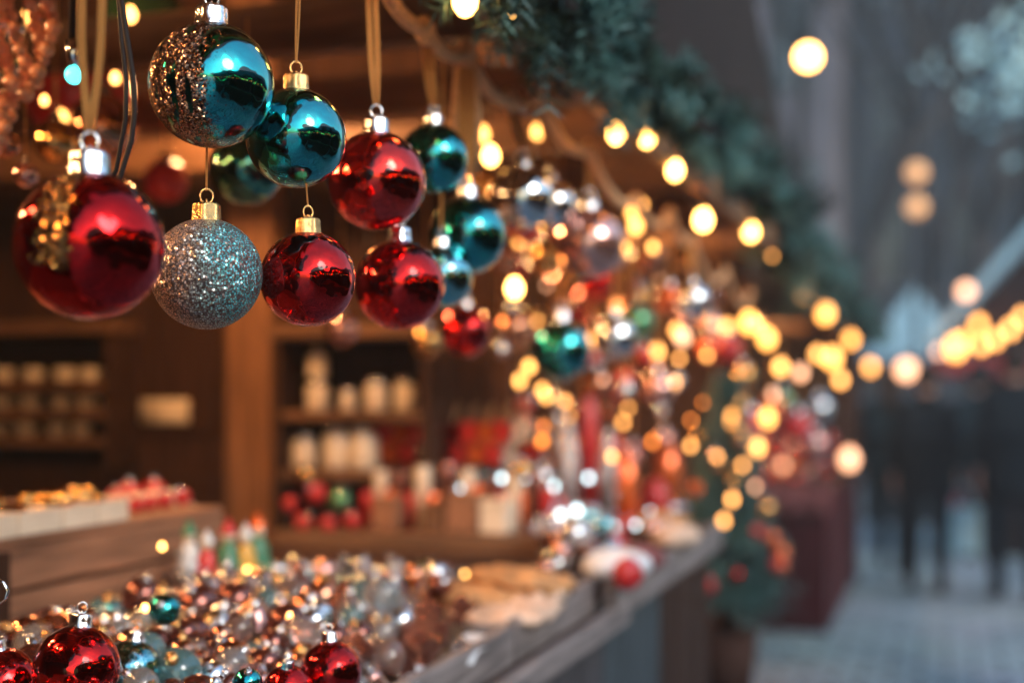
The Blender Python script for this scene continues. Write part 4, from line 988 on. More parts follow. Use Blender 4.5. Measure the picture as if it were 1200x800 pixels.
# tall wrapped candles / bottles (silver and red uprights)
def bottle(x, y0, y1, d, mt, label, wpx=16):
    b = cam_pt(x, y0, d); h = (y0 - y1) / F * d; r = wpx / 2 / F * d
    t = thing('candle', label, 'candle', tuple(b), 'tall candles on the second counter')
    m = MB(); m.lathe([(.001, 0), (r * 1.4, 0), (r * 1.4, h * .04), (r * .7, h * .08)], b, 20); part('holder', m, 'silver_metal', t, True)
    m = MB(); m.lathe([(.001, h * .081), (r, h * .081), (r * .92, h * .6), (r * .5, h * .93), (.002, h)], b, 20); part('candle_body', m, mt, t, True)
bottle(665, 600, 490, 3.3, 'foil_silver', 'tall silver cone candle standing among silver baubles', 30)
bottle(690, 600, 455, 3.5, 'matt_red', 'tall dark red cone candle behind the silver one', 28)
bottle(712, 605, 500, 3.4, 'foil_silver', 'second silver cone candle right of the dark red one', 24)
bottle(735, 615, 530, 3.3, 'orange_ball', 'short orange candle on the second counter', 30)
bottle(782, 595, 515, 3.9, 'orange_ball', 'orange candle at the far end of the second counter', 36)
bottle(768, 605, 560, 3.7, 'matt_red', 'short red candle beside the far orange candle', 34)

# small figurines behind the heap
def figurine(x, y, hpx, d, body, hat, label):
    b = cam_pt(x, y, d); h = hpx / F * d
    t = thing('figurine', label, 'figurine', tuple(b), 'painted figurines behind the heap')
    m = MB(); m.lathe([(.001, 0), (h * .24, 0), (h * .25, h * .05), (h * .18, h * .30), (h * .15, h * .48), (h * .08, h * .55)], b, 20); part('body', m, body, t, True)
    m = MB(); m.ball((b.x, b.y, b.z + h * .64), h * .125, 18, 12); part('head', m, 'cream_ceramic', t, True)
    m = MB(); m.lathe([(h * .16, h * .70), (h * .165, h * .735), (h * .11, h * .82), (h * .05, h * .93), (.001, h)], b, 18); part('hat', m, hat, t, True)
    for s in (-1, 1):
        m = MB(); m.tube([(b.x + s * h * .12, b.y, b.z + h * .46), (b.x + s * h * .22, b.y - h * .05, b.z + h * .28)], h * .045, 8); part('arm', m, body, t, True)
figurine(222, 668, 60, 2.1, 'toy_white', 'toy_green', 'white figurine with a green hat behind the ornament heap')
figurine(243, 672, 52, 2.0, 'matt_red', 'toy_white', 'red figurine with a white hat behind the ornament heap')
figurine(268, 668, 62, 2.1, 'toy_green', 'matt_red', 'green figurine with a red hat among the painted figurines')
figurine(288, 668, 56, 2.15, 'toy_yellow', 'toy_white', 'yellow figurine with a white hat among the painted figurines')
figurine(302, 664, 66, 2.2, 'toy_green', 'orange_ball', 'green figurine with an orange hat nearest the brown post')

# silver hook at left edge
m = MB(); m.tube([cam_pt(x, y, 1.2) for x, y in ((-6, 676), (4, 682), (9, 692), (6, 702), (-3, 708), (-14, 712))], .0016, 8)
tag(link('wire_hook', m.data('wire_hook', 'silver_metal')), 'curved silver wire hook at the left edge above the tray', 'hook')

# ---------------------------------------------------------------- decorated small tree
def small_tree(base, h, rad, label, n=520):
    t = thing('fir_tree', label, 'tree', tuple(base))
    m = MB(); m.lathe([(.001, 0), (.075, 0), (.10, .20), (.092, .20), (.08, .17), (.001, .17)], base, 24); part('pot', m, 'clay', t, True)
    m = MB(); m.tube([base + Vector((0, 0, .02)), base + Vector((0, 0, h))], [.025, .006], 8); part('trunk', m, 'bark', t, True)
    m = MB()
    for k in range(n):
        u = rnd.random() ** 1.3; z = .25 + u * (h - .3); rr = rad * (1 - u) ** .8 * (.65 + .35 * math.sin(z * 30) ** 2) + .03
        th = rnd.uniform(0, 6.283); dv = Vector((math.cos(th), math.sin(th), rnd.uniform(-.15, .35)))
        fir(m, base + Vector((0, 0, z)) + dv * rr * .3, dv, rr * rnd.uniform(.5, .8), 26, .035, .002)
    part('crown', m, 'fir_needle', t)
    for k in range(22):
        u = rnd.random() ** 1.2; th = rnd.uniform(3.3, 6.1); rr = rad * (1 - u) ** .8 + .03
        m = MB(); m.ball(base + Vector((math.cos(th) * rr, math.sin(th) * rr, .3 + u * (h - .4))), rnd.uniform(.018, .028), 16, 10)
        part('ornament', m, rnd.choice(['matt_red', 'gold_ball', 'orange_ball', 'copper_ball', 'red_gloss']), t, True)
small_tree(Vector((cam_pt(852, 500, 4.4).x, cam_pt(852, 500, 4.4).y, .62)), 1.02, .19, 'small potted fir tree wound with orange bulbs beyond the second counter')
bp_ = cam_pt(852, 500, 4.4)
cb = thing('barrel', 'dark wooden barrel carrying the potted fir tree', 'barrel', (bp_.x, bp_.y, 0))
m = MB(); m.lathe([(.001, 0), (.10, 0), (.125, .2), (.128, .3), (.125, .42), (.105, .61), (.001, .61)], (bp_.x, bp_.y, 0), 28); part('staves', m, 'dark_wood_z', cb, True)
for z, r in ((.1, .116), (.5, .120)):
    m = MB(); m.loop((bp_.x, bp_.y, z), r, .008, 32, 6, 'xy'); part('hoop', m, 'iron', cb, True)
# goods on third stall
for k in range(900):
    x = rnd.uniform(-1.6, X3 - .03); y = rnd.uniform(Y3 + .02, Y3 + .45); r = rnd.uniform(.03, .055); z = Z3 + .006 + r + rnd.choice((0, .08, .16, .24)) * (y - Y3) / .45
    p = Vector((x, y, z))
    if any((p - q).length < (r + s_) * .9 for q, s_ in ALL_BAUBLES[-80:]): continue
    if k > 110: break
    mt, nm = rnd.choice([('matt_red', 'matt red'), ('red_gloss', 'glossy red'), ('orange_ball', 'orange'), ('gold_ball', 'gold'), ('pink_ball', 'champagne pink'), ('silver_ball', 'silver')])
    bauble(tuple(p), r, mt, 'large %s bauble on the far maroon counter' % nm, group='baubles on the far maroon counter', hi=False, tilt=(R(rnd.uniform(-60, 60)), R(rnd.uniform(-60, 60))))
light_string('small rose bulbs strung over the far maroon counter', [cam_pt(*q) for q in ((995, 538, 9.3), (945, 540, 9.4), (930, 515, 9.6), (960, 500, 9.6), (918, 545, 9.4))], 'bulb_rose', 0, r=[.050, .022, .022, .022, .022], group='strings of warm bulbs')
for (x, y, r, d, mt, l) in [(880, 500, 20, 4.9, 'matt_red', 'large matt red bauble hanging at the third stall entrance'), (905, 478, 15, 5.2, 'orange_ball', 'orange bauble beside the large matt red one of the third stall'), (915, 470, 14, 5.6, 'green_ball', 'green bauble under the third stall eave'), (935, 500, 18, 5.8, 'matt_red', 'red bauble hanging over the maroon counter'), (960, 478, 14, 6.4, 'silver_ball', 'silver bauble hanging over the maroon counter'), (955, 520, 14, 6.3, 'pink_ball', 'rose bauble hanging over the maroon counter')]:
    hang(x, y, r, d, mt, l, topxy=(x, y - 70), strands=(0,), width=.003, hi=False)

# ---------------------------------------------------------------- across the lane: opposite stalls (right of / behind the camera; seen mirrored in the baubles)
def opp_stall(y0, y1, x0, label, depth=1.8):
    t = thing('market_stall', label, 'market stall', (x0 + depth / 2, (y0 + y1) / 2, 0))
    m = MB(); planks(m, 'y', x0 + depth, x0 + depth + .03, y0, y1, 0, 2.5); part('back_wall', m, 'dark_wood_z', t)
    for y in (y0, y1 - .03):
        m = MB(); planks(m, 'x', x0 + .5, x0 + depth, y, y + .03, 0, 2.5); part('side_wall', m, 'dark_wood_z', t)
    m = MB(); m.box((x0, y0, .98), (x0 + .7, y1, 1.02)); part('counter_top', m, 'mid_wood', t)
    m = MB(); planks(m, 'y', x0 + .02, x0 + .05, y0, y1, 0.02, .979); part('counter_front', m, 'dark_wood_z', t)
    for y in (y0, y1 - .1):
        m = MB(); m.box((x0 + .02, y, 1.021), (x0 + .11, y + .1, 2.19)); part('post', m, 'mid_wood_z', t)
    m = MB(); xr = x0 + depth / 2
    m.prism([(x0 - .3, 2.2), (xr, 3.0), (x0 + depth + .3, 2.2), (x0 + depth + .3, 2.24), (xr, 3.05), (x0 - .3, 2.24)], 'y', y0 - .1, y1 + .1); part('roof', m, 'roof_sheet', t)
    m = MB(); m.box((x0 - .33, y0 - .1, 2.1), (x0 - .301, y1 + .1, 2.26)); part('fascia', m, 'maroon_panel', t)
    return t
opp_stall(-3.6, -1.0, 2.1, 'dark timber stall across the lane behind the camera')
opp_stall(-.7, 2.1, 2.2, 'dark timber stall across the lane beside the camera')
opp_stall(2.4, 6.0, 2.2, 'dark timber stall across the lane ahead of the camera')
light_string('warm bulbs under the eave of the stall across the lane beside the camera', [Vector((1.95, -.5 + k * .5, 2.02 - .03 * (k % 2))) for k in range(12)], 'bulb_warm', 0, r=.02, group='strings of warm bulbs')
light_string('warm bulbs under the eave of the stall across the lane', [Vector((1.85, -3.4 + k * .42, 2.02 - .03 * (k % 2))) for k in range(13)], 'bulb_warm', 0, r=.022, group='strings of warm bulbs')
# far stall ahead on the right
T5 = cam_pt(1235, 460, 13.5)
fs = thing('market_stall', 'gabled dark stall beyond the walkers at the right edge with bulbs under its eave', 'market stall', (T5.x, T5.y, 0))
bx0, bx1, by = cam_pt(1128, 460, 13.5).x, cam_pt(1128, 460, 13.5).x + 2.9, cam_pt(1128, 460, 13.5).y
m = MB(); planks(m, 'x', bx0 + .1, bx1 - .1, by + 1.2, by + 1.25, 0, 2.2); part('back_wall', m, 'night_wood', fs)
m = MB(); planks(m, 'x', bx0 + .1, bx1 - .1, by + .05, by + .08, 0, 1.0); part('counter_front', m, 'night_wood', fs)
m = MB(); m.box((bx0, by, 1.001), (bx1, by + .5, 1.05)); part('counter_top', m, 'dark_wood_x', fs)
for x in (bx0 + .1, bx1 - .2):
    m = MB(); m.box((x, by + .1, 1.051), (x + .1, by + .2, 1.95)); part('post', m, 'dark_wood_z', fs)
xm = (bx0 + bx1) / 2
m = MB(); m.prism([(bx0 - .2, 1.98), (xm, 3.9), (bx1 + .2, 1.98)], 'y', by, by + .05); part('gable', m, 'night_wood', fs)
m = MB(); m.prism([(bx0 - .3, 1.95), (xm, 3.95), (bx1 + .3, 1.95), (bx1 + .3, 2.10), (xm, 4.12), (bx0 - .3, 2.10)], 'y', by - .1, by + 1.5); part('roof', m, 'tarp', fs)
m = MB(); m.box((bx0 - .3, by - .12, 1.72), (bx1 + .3, by - .07, 1.90)); part('fascia', m, 'cloth_maroon', fs)
light_string('cluster of golden bulbs on the gabled stall beyond the walkers', [cam_pt(*q) for q in ((1100, 412, 13.2), (1120, 408, 13.2), (1128, 400, 13.2), (1147, 380, 13.2), (1150, 405, 13.2), (1166, 398, 13.2), (1184, 386, 13.2), (1198, 372, 13.2))], 'bulb_far', 0, r=[.03, .075, .05, .045, .04, .045, .045, .04], mts=['bulb_rose', 'bulb_far', 'bulb_far', 'bulb_far', 'bulb_soft', 'bulb_soft', 'bulb_soft', 'bulb_soft'], group='strings of warm bulbs')
# single lamps
def globe(x, y, d, r, mt, label, wire_to):
    t = thing('globe_lamp', label, 'lamp', tuple(cam_pt(x, y, d)), 'single globe lamps over the lane')
    m = MB(); m.ball(cam_pt(x, y, d), r, 24, 16); part('globe', m, mt, t, True)
    m = MB(); m.tube([cam_pt(x, y, d) + Vector((0, 0, r)), cam_pt(x, y, d) + Vector((0, 0, r + .06))], r * .45, 10); part('socket', m, 'iron', t, True)
    m = MB(); m.tube([cam_pt(x, y, d) + Vector((0, 0, r + .05))] + [Vector(w) for w in wire_to], .004, 6); part('cable', m, 'wire_dark', t)
q = cam_pt(947, 67, 6)
globe(947, 67, 6.0, .045, 'bulb_warm', 'single bright bulb hanging high over the lane right of the fir garland', [(q.x, q.y, q.z + 2.5)])
q = cam_pt(1062, 433, 12)
globe(1062, 433, 12.0, .075, 'bulb_rose', 'single peach bulb hanging over the walkers at head height', [(q.x, q.y, q.z + 2.5)])
q = cam_pt(1132, 341, 12.8)
globe(1132, 341, 12.8, .06, 'bulb_rose', 'dim peach bulb above the golden cluster of the gabled stall', [(q.x, q.y, q.z + 1.5)])
# span wires that carry the globes
for name_, d_, z_ in (('near', 6.0, None), ('far', 12.0, None)):
    pass
# street lamp with two globes stacked
lp = cam_pt(1075, 460, 20)
sl = thing('street_lamp', 'slim iron street lamp with two dim amber globes one above the other', 'street lamp', (lp.x, lp.y, 0))
m = MB(); m.tube([(lp.x, lp.y, 0), (lp.x, lp.y, .5), (lp.x, lp.y, 4.9)], [.09, .05, .035], 10); part('pole', m, 'iron', sl, True)
for y in (203, 243):
    p = cam_pt(1074, y, 20); m = MB(); m.ball((p.x, p.y - .06, p.z), .13, 20, 12); part('globe', m, 'bulb_rose' if False else 'warm_shade', sl, True)

# ---------------------------------------------------------------- far buildings, trees
def building(x0, x1, y, h, label, mt, floors, cols, depth=8, roofh=2.0):
    t = thing('townhouse', label, 'building', ((x0 + x1) / 2, y, 0))
    m = MB(); m.box((x0, y, 0), (x1, y + depth, h)); part('wall', m, mt, t)
    m = MB(); m.prism([(y - .3, h + .01), (y + depth / 2, h + roofh), (y + depth + .3, h + .01)], 'x', x0 - .2, x1 + .2); part('roof', m, 'roof_sheet', t)
    m = MB(); m.box((x0 - .1, y - .18, h - .35), (x1 + .1, y - .001, h)); part('cornice', m, 'stone_trim', t)
    W = (x1 - x0) / cols; Fh = (h - 1.2) / floors
    for f in range(floors):
        for c in range(cols):
            a = x0 + W * (c + .28); b = x0 + W * (c + .72); z0 = .9 + f * Fh; z1 = z0 + Fh * .6
            m = MB(); m.box((a - .1, y - .06, z0 - .1), (b + .1, y - .001, z0)); m.box((a - .1, y - .06, z1), (b + .1, y - .001, z1 + .12)); m.box((a - .1, y - .06, z0 + .001), (a, y - .001, z1 - .001)); m.box((b, y - .06, z0 + .001), (b + .1, y - .001, z1 - .001)); m.box(((a + b) / 2 - .03, y - .04, z0 + .001), ((a + b) / 2 + .03, y - .001, z1 - .001))
            w = part('window', m, 'stone_trim', t)
            m = MB(); m.box((a + .001, y - .02, z0 + .001), (b - .001, y - .0015, z1 - .001)); part('pane', m, 'window_glass', w)
building(-9, -2.2, 30, 15, 'mauve grey townhouse behind the end of the stall row', 'facade', 4, 4)
building(-2.1, 3.2, 34, 17, 'darker slate townhouse at the end of the lane', 'facade_dark', 5, 3)
building(3.3, 11, 29, 16, 'mauve grey townhouse beyond the gabled stall', 'facade', 4, 4)
building(-24, -9.1, 26, 14, 'long grey townhouse hidden mostly behind the stalls', 'facade', 4, 7)
def side_building(x, y0, y1, h, label, floors=2, cols=6):
    t = thing('townhouse', label, 'building', (x, (y0 + y1) / 2, 0))
    s = 1 if x > 0 else -1
    m = MB(); m.box((min(x, x + s * 8), y0, 0), (max(x, x + s * 8), y1, h)); part('wall', m, 'facade_dark', t)
    W = (y1 - y0) / cols; Fh = (h - 1) / floors
    for f in range(floors):
        for c in range(cols):
            a = y0 + W * (c + .3); b = y0 + W * (c + .7); z0 = 1 + f * Fh; z1 = z0 + Fh * .6
            m = MB(); m.box((min(x, x - s * .05), a - .1, z0 - .1), (max(x, x - s * .05), b + .1, z0)); m.box((min(x, x - s * .05), a - .1, z1), (max(x, x - s * .05), b + .1, z1 + .1)); w = part('window', m, 'stone_trim', t)
            m = MB(); m.box((min(x - s * .001, x - s * .03), a, z0 + .001), (max(x - s * .001, x - s * .03), b, z1 - .001)); part('pane', m, 'window_glass', w)
side_building(11.5, -14, 9, 5.5, 'dark townhouse across the square to the right of the camera')
# bare trees and frosted tree
def tree(base, h, label, crown=None, seed=1):
    q = random.Random(seed); t = thing('tree', label, 'tree', tuple(base))
    m = MB(); tips = []
    def br(p, d, L_, r, dep):
        mid = p + d * L_ * .5 + Vector((q.uniform(-1, 1), q.uniform(-1, 1), 0)) * L_ * .05; e = p + d * L_
        m.tube([p, mid, e], [r, r * .85, r * .62], 7)
        if dep == 0: tips.append(e); return
        for k in range(3 if dep > 1 else 4):
            nd = (d + Vector((q.uniform(-1, 1), q.uniform(-1, 1), q.uniform(-.15, .7))) * .75).normalized()
            br(e, nd, L_ * q.uniform(.6, .8), r * .55, dep - 1)
            if k == 0: tips.append(e)
    br(Vector(base), Vector((0, 0, 1)), h * .36, h * .022, 4); part('trunk', m, 'bark', t, True)
    if crown:
        m = MB()
        for p in tips:
            for k in range(crown):
                c = p + Vector((q.gauss(0, .45), q.gauss(0, .45), q.gauss(0, .35))); a = Vector((q.uniform(-1, 1), q.uniform(-1, 1), q.uniform(-1, 1))).normalized() * .11; b = a.orthogonal().normalized() * .08
                o = len(m.v); m.v += [tuple(c - a), tuple(c + b), tuple(c + a), tuple(c - b)]; m.f.append((o, o + 1, o + 2, o + 3))
        part('crown', m, 'frost_leaf', t)
tb = cam_pt(1225, 460, 17); tree((tb.x, tb.y, 0), 15.0, 'tall tree with pale frosted blue foliage at the top right corner', 260, 3)
for i, (x, d, h, l) in enumerate([(930, 24, 11, 'bare tree before the mauve townhouse just right of the garland'), (1020, 26, 12, 'bare tree in the middle of the lane end'), (1090, 23, 9, 'shorter bare tree behind the street lamp'), (1150, 25, 12, 'bare tree behind the gabled stall')]):
    p = cam_pt(x, 460, d); tree((p.x, p.y, 0), h, l, None, 10 + i)
# made-up tent giving the pale patch of the sky gap down the lane
tp = cam_pt(1072, 460, 21); tt = thing('sky_gap_tent', 'pale blue tent added in place of the sky gap far down the lane', 'tent', (tp.x, tp.y, 0))
m = MB(); w = .75; z0, z1 = 2.05, 3.15
m.add([(tp.x - w, tp.y - w, z0), (tp.x + w, tp.y - w, z0), (tp.x + w, tp.y + w, z0), (tp.x - w, tp.y + w, z0), (tp.x, tp.y, z1)], [(0, 1, 4), (1, 2, 4), (2, 3, 4), (3, 0, 4), (3, 2, 1, 0)]); part('canopy', m, 'tarp', tt)
m = MB()
for sx in (-1, 1):
    for sy in (-1, 1):
        m = MB(); m.tube([(tp.x + sx * w * .95, tp.y + sy * w * .95, 0), (tp.x + sx * w * .95, tp.y + sy * w * .95, z0 - .001)], .02, 8); part('leg', m, 'iron', tt)
# dark stall row closing the lane behind the walkers
dk = cam_pt(1060, 460, 17)
ds = thing('market_stall', 'low dark stall closing the lane behind the walkers', 'market stall', (dk.x, dk.y, 0))
m = MB(); planks(m, 'x', dk.x - .5, dk.x + 1.6, dk.y, dk.y + .04, 0, 1.45); part('front_wall', m, 'blue_panel', ds)
m = MB(); m.box((dk.x - .6, dk.y - .25, 1.451), (dk.x + 1.8, dk.y + 1.4, 1.52)); part('roof', m, 'facade_dark', ds)

# ---------------------------------------------------------------- people
def skin(verts, edges, radii, sub=2, root=0):
    me = bpy.data.meshes.new('tmp'); me.from_pydata(verts, edges, [])
    o = bpy.data.objects.new('tmp', me); C.objects.link(o)
    md = o.modifiers.new('s', 'SKIN'); md.use_smooth_shade = True
    sb = o.modifiers.new('u', 'SUBSURF'); sb.levels = sub; sb.render_levels = sub
    sv = me.skin_vertices[0].data
    for i, r in enumerate(radii):
        sv[i].radius = r if isinstance(r, tuple) else (r, r); sv[i].use_root = (i == root)
    dg = bpy.context.evaluated_depsgraph_get(); ev = o.evaluated_get(dg)
    out = bpy.data.meshes.new_from_object(ev)
    vs = [tuple(v.co) for v in out.vertices]; fs_ = [tuple(p.vertices) for p in out.polygons]
    bpy.data.objects.remove(o); bpy.data.meshes.remove(me); bpy.data.meshes.remove(out)
    return vs, fs_
def person(loc, face, label, coat='coat_black', s=1.0, stride=.16, hair_long=False, hold=False, hat=None):
    t = thing('person', label, 'person', loc); t.rotation_euler = (0, 0, face); t.scale = (s, s, s)
    # local: walks towards +y, x to the right
    f, b = stride, -stride
    V = [(0, 0, .95), (0, 0, 1.15), (0, .0, 1.38), (0, .01, 1.50),                 # 0 pelvis,1 waist,2 chest,3 neck
         (0, .03, 1.58), (0, .02, 1.68), (0, .01, 1.745),                          # 4 jaw,5 head,6 crown
         (-.10, 0, .90), (-.10, f * .6 + .02, .50), (-.10, f, .09),                # 7-9 left leg forward
         (.10, 0, .90), (.10, b * .3 + .03, .50), (.10, b - .02, .11),             # 10-12
         (-.18, 0, 1.42), (-.24, b * .4, 1.15), (-.25, b * .1 + .03, .90),         # 13-15 left arm
         (.18, 0, 1.42), (.24, f * .3, 1.15), (.25, f * .9 + .03, .92),            # 16-18
         (-.10, f + .13, .04), (.10, b + .10, .04)]
    E = [(0, 1), (1, 2), (2, 3), (3, 4), (4, 5), (5, 6), (0, 7), (7, 8), (8, 9), (0, 10), (10, 11), (11, 12), (2, 13), (13, 14), (14, 15), (2, 16), (16, 17), (17, 18), (9, 19), (12, 20)]
    Rr = [(.14, .10), (.13, .095), (.15, .10), (.05, .055), (.065, .075), (.078, .095), (.05, .06), .085, .055, .04, .085, .055, .04, .055, .042, .028, .055, .042, .028, .035, .035]
    vs, fs_ = skin(V, E, Rr); m = MB(); m.add(vs, fs_)
    # face
    m.add(*skin([(0, .10, 1.655), (0, .128, 1.63)], [(0, 1)], [.012, .014], 1))                     # nose
    for e in (-1, 1):
        m.ball((e * .030, .098, 1.672), .012, 10, 8); m.ball((e * .080, .01, 1.655), .022, 10, 8, 1.3)   # eye, ear
    m.ball((0, .098, 1.605), .018, 12, 6, .4)
    # hands: palm + four fingers + thumb
    for sgn, wr in ((-1, Vector(V[15])), (1, Vector(V[18]))):
        pv = [wr, wr + Vector((0, .01, -.09))]
        m.add(*skin([tuple(p) for p in pv], [(0, 1)], [(.022, .034), (.018, .040)], 1))
        for k, L_ in enumerate((.068, .076, .072, .056)):
            y = .036 - k * .024; p = wr + Vector((0, .01 + y, -.095)); c = .5 if hold else .25
            m.add(*skin([tuple(p), tuple(p + Vector((-sgn * L_ * c * .3, 0, -L_ * .5))), tuple(p + Vector((-sgn * L_ * c, 0, -L_ * .9)))], [(0, 1), (1, 2)], [.010, .009, .0075], 1))
        p = wr + Vector((0, .04, -.035))
        m.add(*skin([tuple(p), tuple(p + Vector((-sgn * .01, .028, -.03))), tuple(p + Vector((-sgn * .02, .034, -.06)))], [(0, 1), (1, 2)], [.012, .011, .009], 1))
    body = link('body', m.data('body', 'skin'), t)
    # coat
    V2 = [(0, 0, .98), (0, 0, 1.16), (0, 0, 1.38), (0, .005, 1.49), (0, 0, .72), V[13], V[14], (V[15][0], V[15][1], V[15][2] + .02), V[16], V[17], (V[18][0], V[18][1], V[18][2] + .02)]
    E2 = [(0, 1), (1, 2), (2, 3), (0, 4), (2, 5), (5, 6), (6, 7), (2, 8), (8, 9), (9, 10)]
    R2 = [(.24, .18), (.22, .17), (.24, .18), (.085, .09), (.25, .19), (.09, .09), .068, .052, (.09, .09), .068, .052]
    m = MB(); m.add(*skin(V2, E2, R2)); link('coat', m.data('coat', coat), t)
    m = MB(); m.lathe([(.062, 1.45), (.085, 1.47), (.088, 1.52), (.075, 1.54)], (0, .005, 0), 20); link('collar', m.data('collar', coat), t)
    # trousers
    V3 = [(0, 0, .93), V[7], V[8], (V[9][0], V[9][1] - .01, .13), V[10], V[11], (V[12][0], V[12][1], .15)]
    m = MB(); m.add(*skin(V3, [(0, 1), (1, 2), (2, 3), (0, 4), (4, 5), (5, 6)], [(.14, .11), .105, .075, .060, .105, .075, .060])); link('trousers', m.data('trousers', 'trousers'), t)
    for sgn, a in ((-1, V[9]), (1, V[12])):
        m = MB(); m.add(*skin([(a[0], a[1] - .03, .20), (a[0], a[1] - .02, .06), (a[0], a[1] + .10, .045), (a[0], a[1] + .17, .04)], [(0, 1), (1, 2), (2, 3)], [(.058, .058), (.052, .055), (.048, .042), (.035, .03)])); link('boot', m.data('boot', 'boot'), t)
    # hair
    m = MB(); m.ball((0, -.012, 1.685), .100, 24, 16, 1.08)
    m.v = [v for v in m.v]
    keep = [fc for fc in m.f if not all(m.v[i][1] > .045 and m.v[i][2] < 1.725 for i in fc)]; m.f = keep
    if hair_long: m.add(*skin([(0, -.06, 1.66), (0, -.085, 1.52), (0, -.085, 1.38)], [(0, 1), (1, 2)], [(.085, .05), (.085, .04), (.05, .02)]))
    link('hair', m.data('hair', 'hair'), t)
    if hat:
        m = MB(); m.lathe([(.108, 1.70), (.112, 1.735), (.102, 1.79), (.07, 1.825), (.02, 1.84), (.001, 1.84)], (0, -.012, 0), 24); link('hat', m.data('hat', hat), t)
    return t
def stand(x, d): p = cam_pt(x, 460, d); return (p.x, p.y, 0)
def left_stall():
    t = thing('market_stall', 'dark timber stall behind the camera on the bauble side of the lane', 'market stall', (-1.7, -2.6, 0))
    m = MB(); planks(m, 'y', -2.74, -2.70, -4.4, -.65, 0, 2.6); part('back_wall', m, 'dark_wood_z', t)
    for y in (-4.4, -.72):
        m = MB(); planks(m, 'x', -2.69, -.7, y, y + .03, 0, 2.5); part('side_wall', m, 'dark_wood_z', t)
    m = MB(); m.box((-1.3, -4.3, .98), (-.62, -.75, 1.02)); part('counter_top', m, 'mid_wood', t)
    m = MB(); planks(m, 'y', -.66, -.63, -4.3, -.75, .02, .979); part('counter_front', m, 'dark_wood_z', t)
    m = MB(); m.prism([(-.30, 2.12), (-1.7, 3.3), (-3.0, 2.12), (-3.0, 2.16), (-1.7, 3.36), (-.30, 2.16)], 'y', -4.5, -.62); part('roof', m, 'roof_sheet', t)
    m = MB(); m.box((-.32, -4.5, 1.98), (-.29, -.62, 2.11)); part('fascia', m, 'mid_wood', t)
left_stall()
building(-14, -5.5, -12, 9, 'grey house behind the camera on the bauble side', 'facade_dark', 3, 4)
light_string('warm bulbs under the fascia of the stall behind the camera', [Vector((-.36, -3.9 + k * .4, 1.94 - .03 * (k % 2))) for k in range(8)], 'bulb_warm', 0, r=.018, group='strings of warm bulbs')
person(stand(1086, 11.0), R(6), 'walker in a long black coat seen from behind, holding a pale blue bag', 'coat_black', 1.0, .12, hold=True)
person(stand(1044, 12.2), R(-4), 'walker in a dark teal coat left of the one with the blue bag', 'coat_teal', 1.0, .10, True)
person(stand(1190, 10.5), R(10), 'broad walker in a black coat at the right picture edge', 'coat_black', 1.06, .12)
person(stand(1148, 13.0), R(0), 'walker in a dark coat and knitted cap between the two nearer ones', 'coat_teal', 1.0, .1, hat='trousers')
def tote(p, mt, label, w=.17, h=.38):
    t = thing('tote_bag', label, 'bag', tuple(p)); x, y, z = p
    m = MB(); m.prism([(y - .05, z), (y + .05, z), (y + .035, z + h), (y - .035, z + h)], 'x', x - w / 2, x + w / 2); part('bag_body', m, mt, t)
    m = MB(); m.tube([(x - w * .3, y, z + h), (x - w * .2, y, z + h + .12), (x, y, z + h + .17), (x + w * .2, y, z + h + .12), (x + w * .3, y, z + h)], .008, 8); part('handle', m, mt, t)
hx = stand(1086, 11.0)
tote((hx[0] + .27, hx[1] + .09, .92 - .17 - .08 - .36), 'bag_blue', 'pale blue bag hanging from the hand of the black coated walker', .26, .36)
hx = stand(1148, 13.0); tote((hx[0] + .02 - .27, hx[1] + .04, .82 - .17 - .28), 'bag_red', 'small dark red bag carried by the walker with the cap', .16, .28)

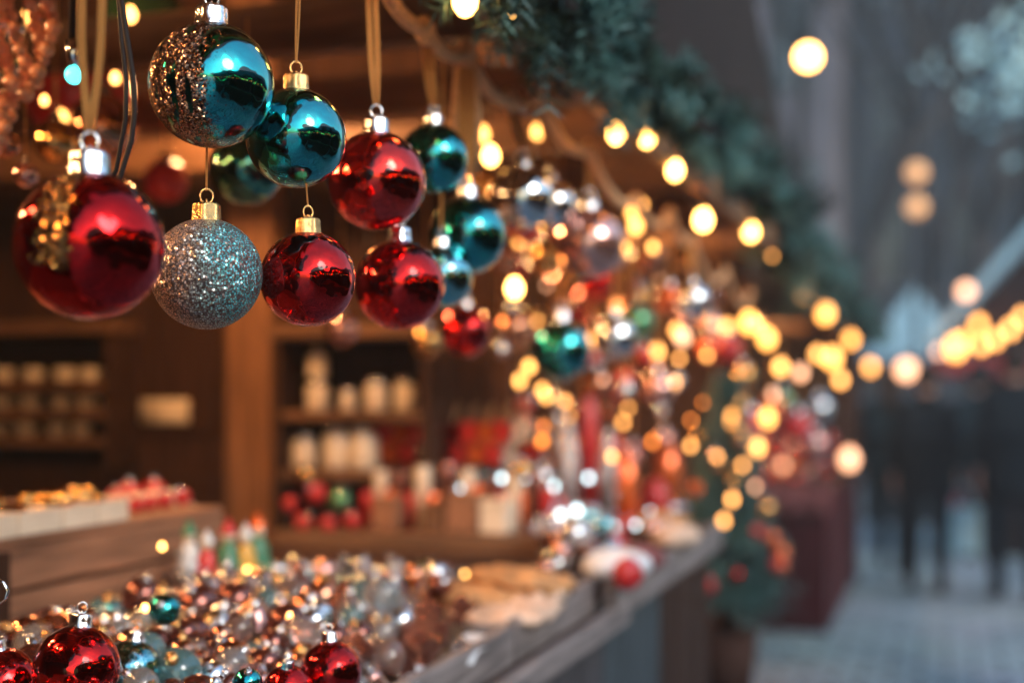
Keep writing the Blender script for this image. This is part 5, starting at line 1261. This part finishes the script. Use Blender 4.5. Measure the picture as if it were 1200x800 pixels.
m = MB(); m.box((-26, -17, -1), (19.8, 43, 20.5))
m_, nt_, b_ = new_mat('haze_air'); nt_.nodes.remove(b_); pv = nt_.nodes.new('ShaderNodeVolumePrincipled'); pv.inputs['Color'].default_value = (.80, .88, .95, 1); pv.inputs['Density'].default_value = .0048; pv.inputs['Anisotropy'].default_value = .1
nt_.links.new(pv.outputs[0], nt_.nodes['Material Output'].inputs['Volume'])
tag(link('haze', m.data('haze', 'haze_air', False)), 'thin blue grey evening haze filling the lane', 'haze', kind='stuff')
# ---------------------------------------------------------------- sky, sun, camera
w = bpy.data.worlds.new('World'); sc.world = w; w.use_nodes = True
nt = w.node_tree; bg_ = nt.nodes['Background']; sk = nt.nodes.new('ShaderNodeTexSky'); sk.sky_type = 'NISHITA'; sk.sun_disc = False
sk.sun_elevation = R(28); sk.sun_rotation = R(120); sk.air_density = 1.6; sk.dust_density = 1.0; sk.ozone_density = 2.5
nt.links.new(sk.outputs[0], bg_.inputs['Color']); bg_.inputs['Strength'].default_value = 0.15
sd = bpy.data.lights.new('sun', 'SUN'); sd.energy = 1.0; sd.angle = R(20); sd.color = (1, .96, .91)
so = bpy.data.objects.new('sun', sd); C.objects.link(so)
el, az = R(28), R(120)
dirv = Vector((math.sin(az) * math.cos(el), math.cos(az) * math.cos(el), math.sin(el)))
so.rotation_euler = dirv.to_track_quat('Z', 'Y').to_euler()
cd = bpy.data.cameras.new('camera'); co = bpy.data.objects.new('camera', cd); C.objects.link(co); sc.camera = co
co.location = (0, 0, H); co.rotation_euler = (R(90), 0, YAW)
cd.lens = 50; cd.sensor_width = 36; cd.shift_y = 60.0 / 1200.0; cd.clip_start = .02; cd.clip_end = 500
cd.dof.use_dof = True; cd.dof.focus_distance = 1.17; cd.dof.aperture_fstop = 50 / (A_MM := 22.5); cd.dof.aperture_blades = 0
sc.view_settings.view_transform = 'Standard'; sc.view_settings.look = 'None'; sc.view_settings.exposure = 1.08; sc.view_settings.gamma = 1
sc.render.engine = 'CYCLES'
cy = sc.cycles; cy.use_denoising = True; cy.max_bounces = 7; cy.transmission_bounces = 6; cy.glossy_bounces = 4; cy.diffuse_bounces = 3; cy.sample_clamp_indirect = 8; cy.caustics_reflective = True; cy.caustics_refractive = False
try: cy.denoiser = 'OPENIMAGEDENOISE'; cy.denoising_input_passes = 'RGB_ALBEDO_NORMAL'
except Exception: pass
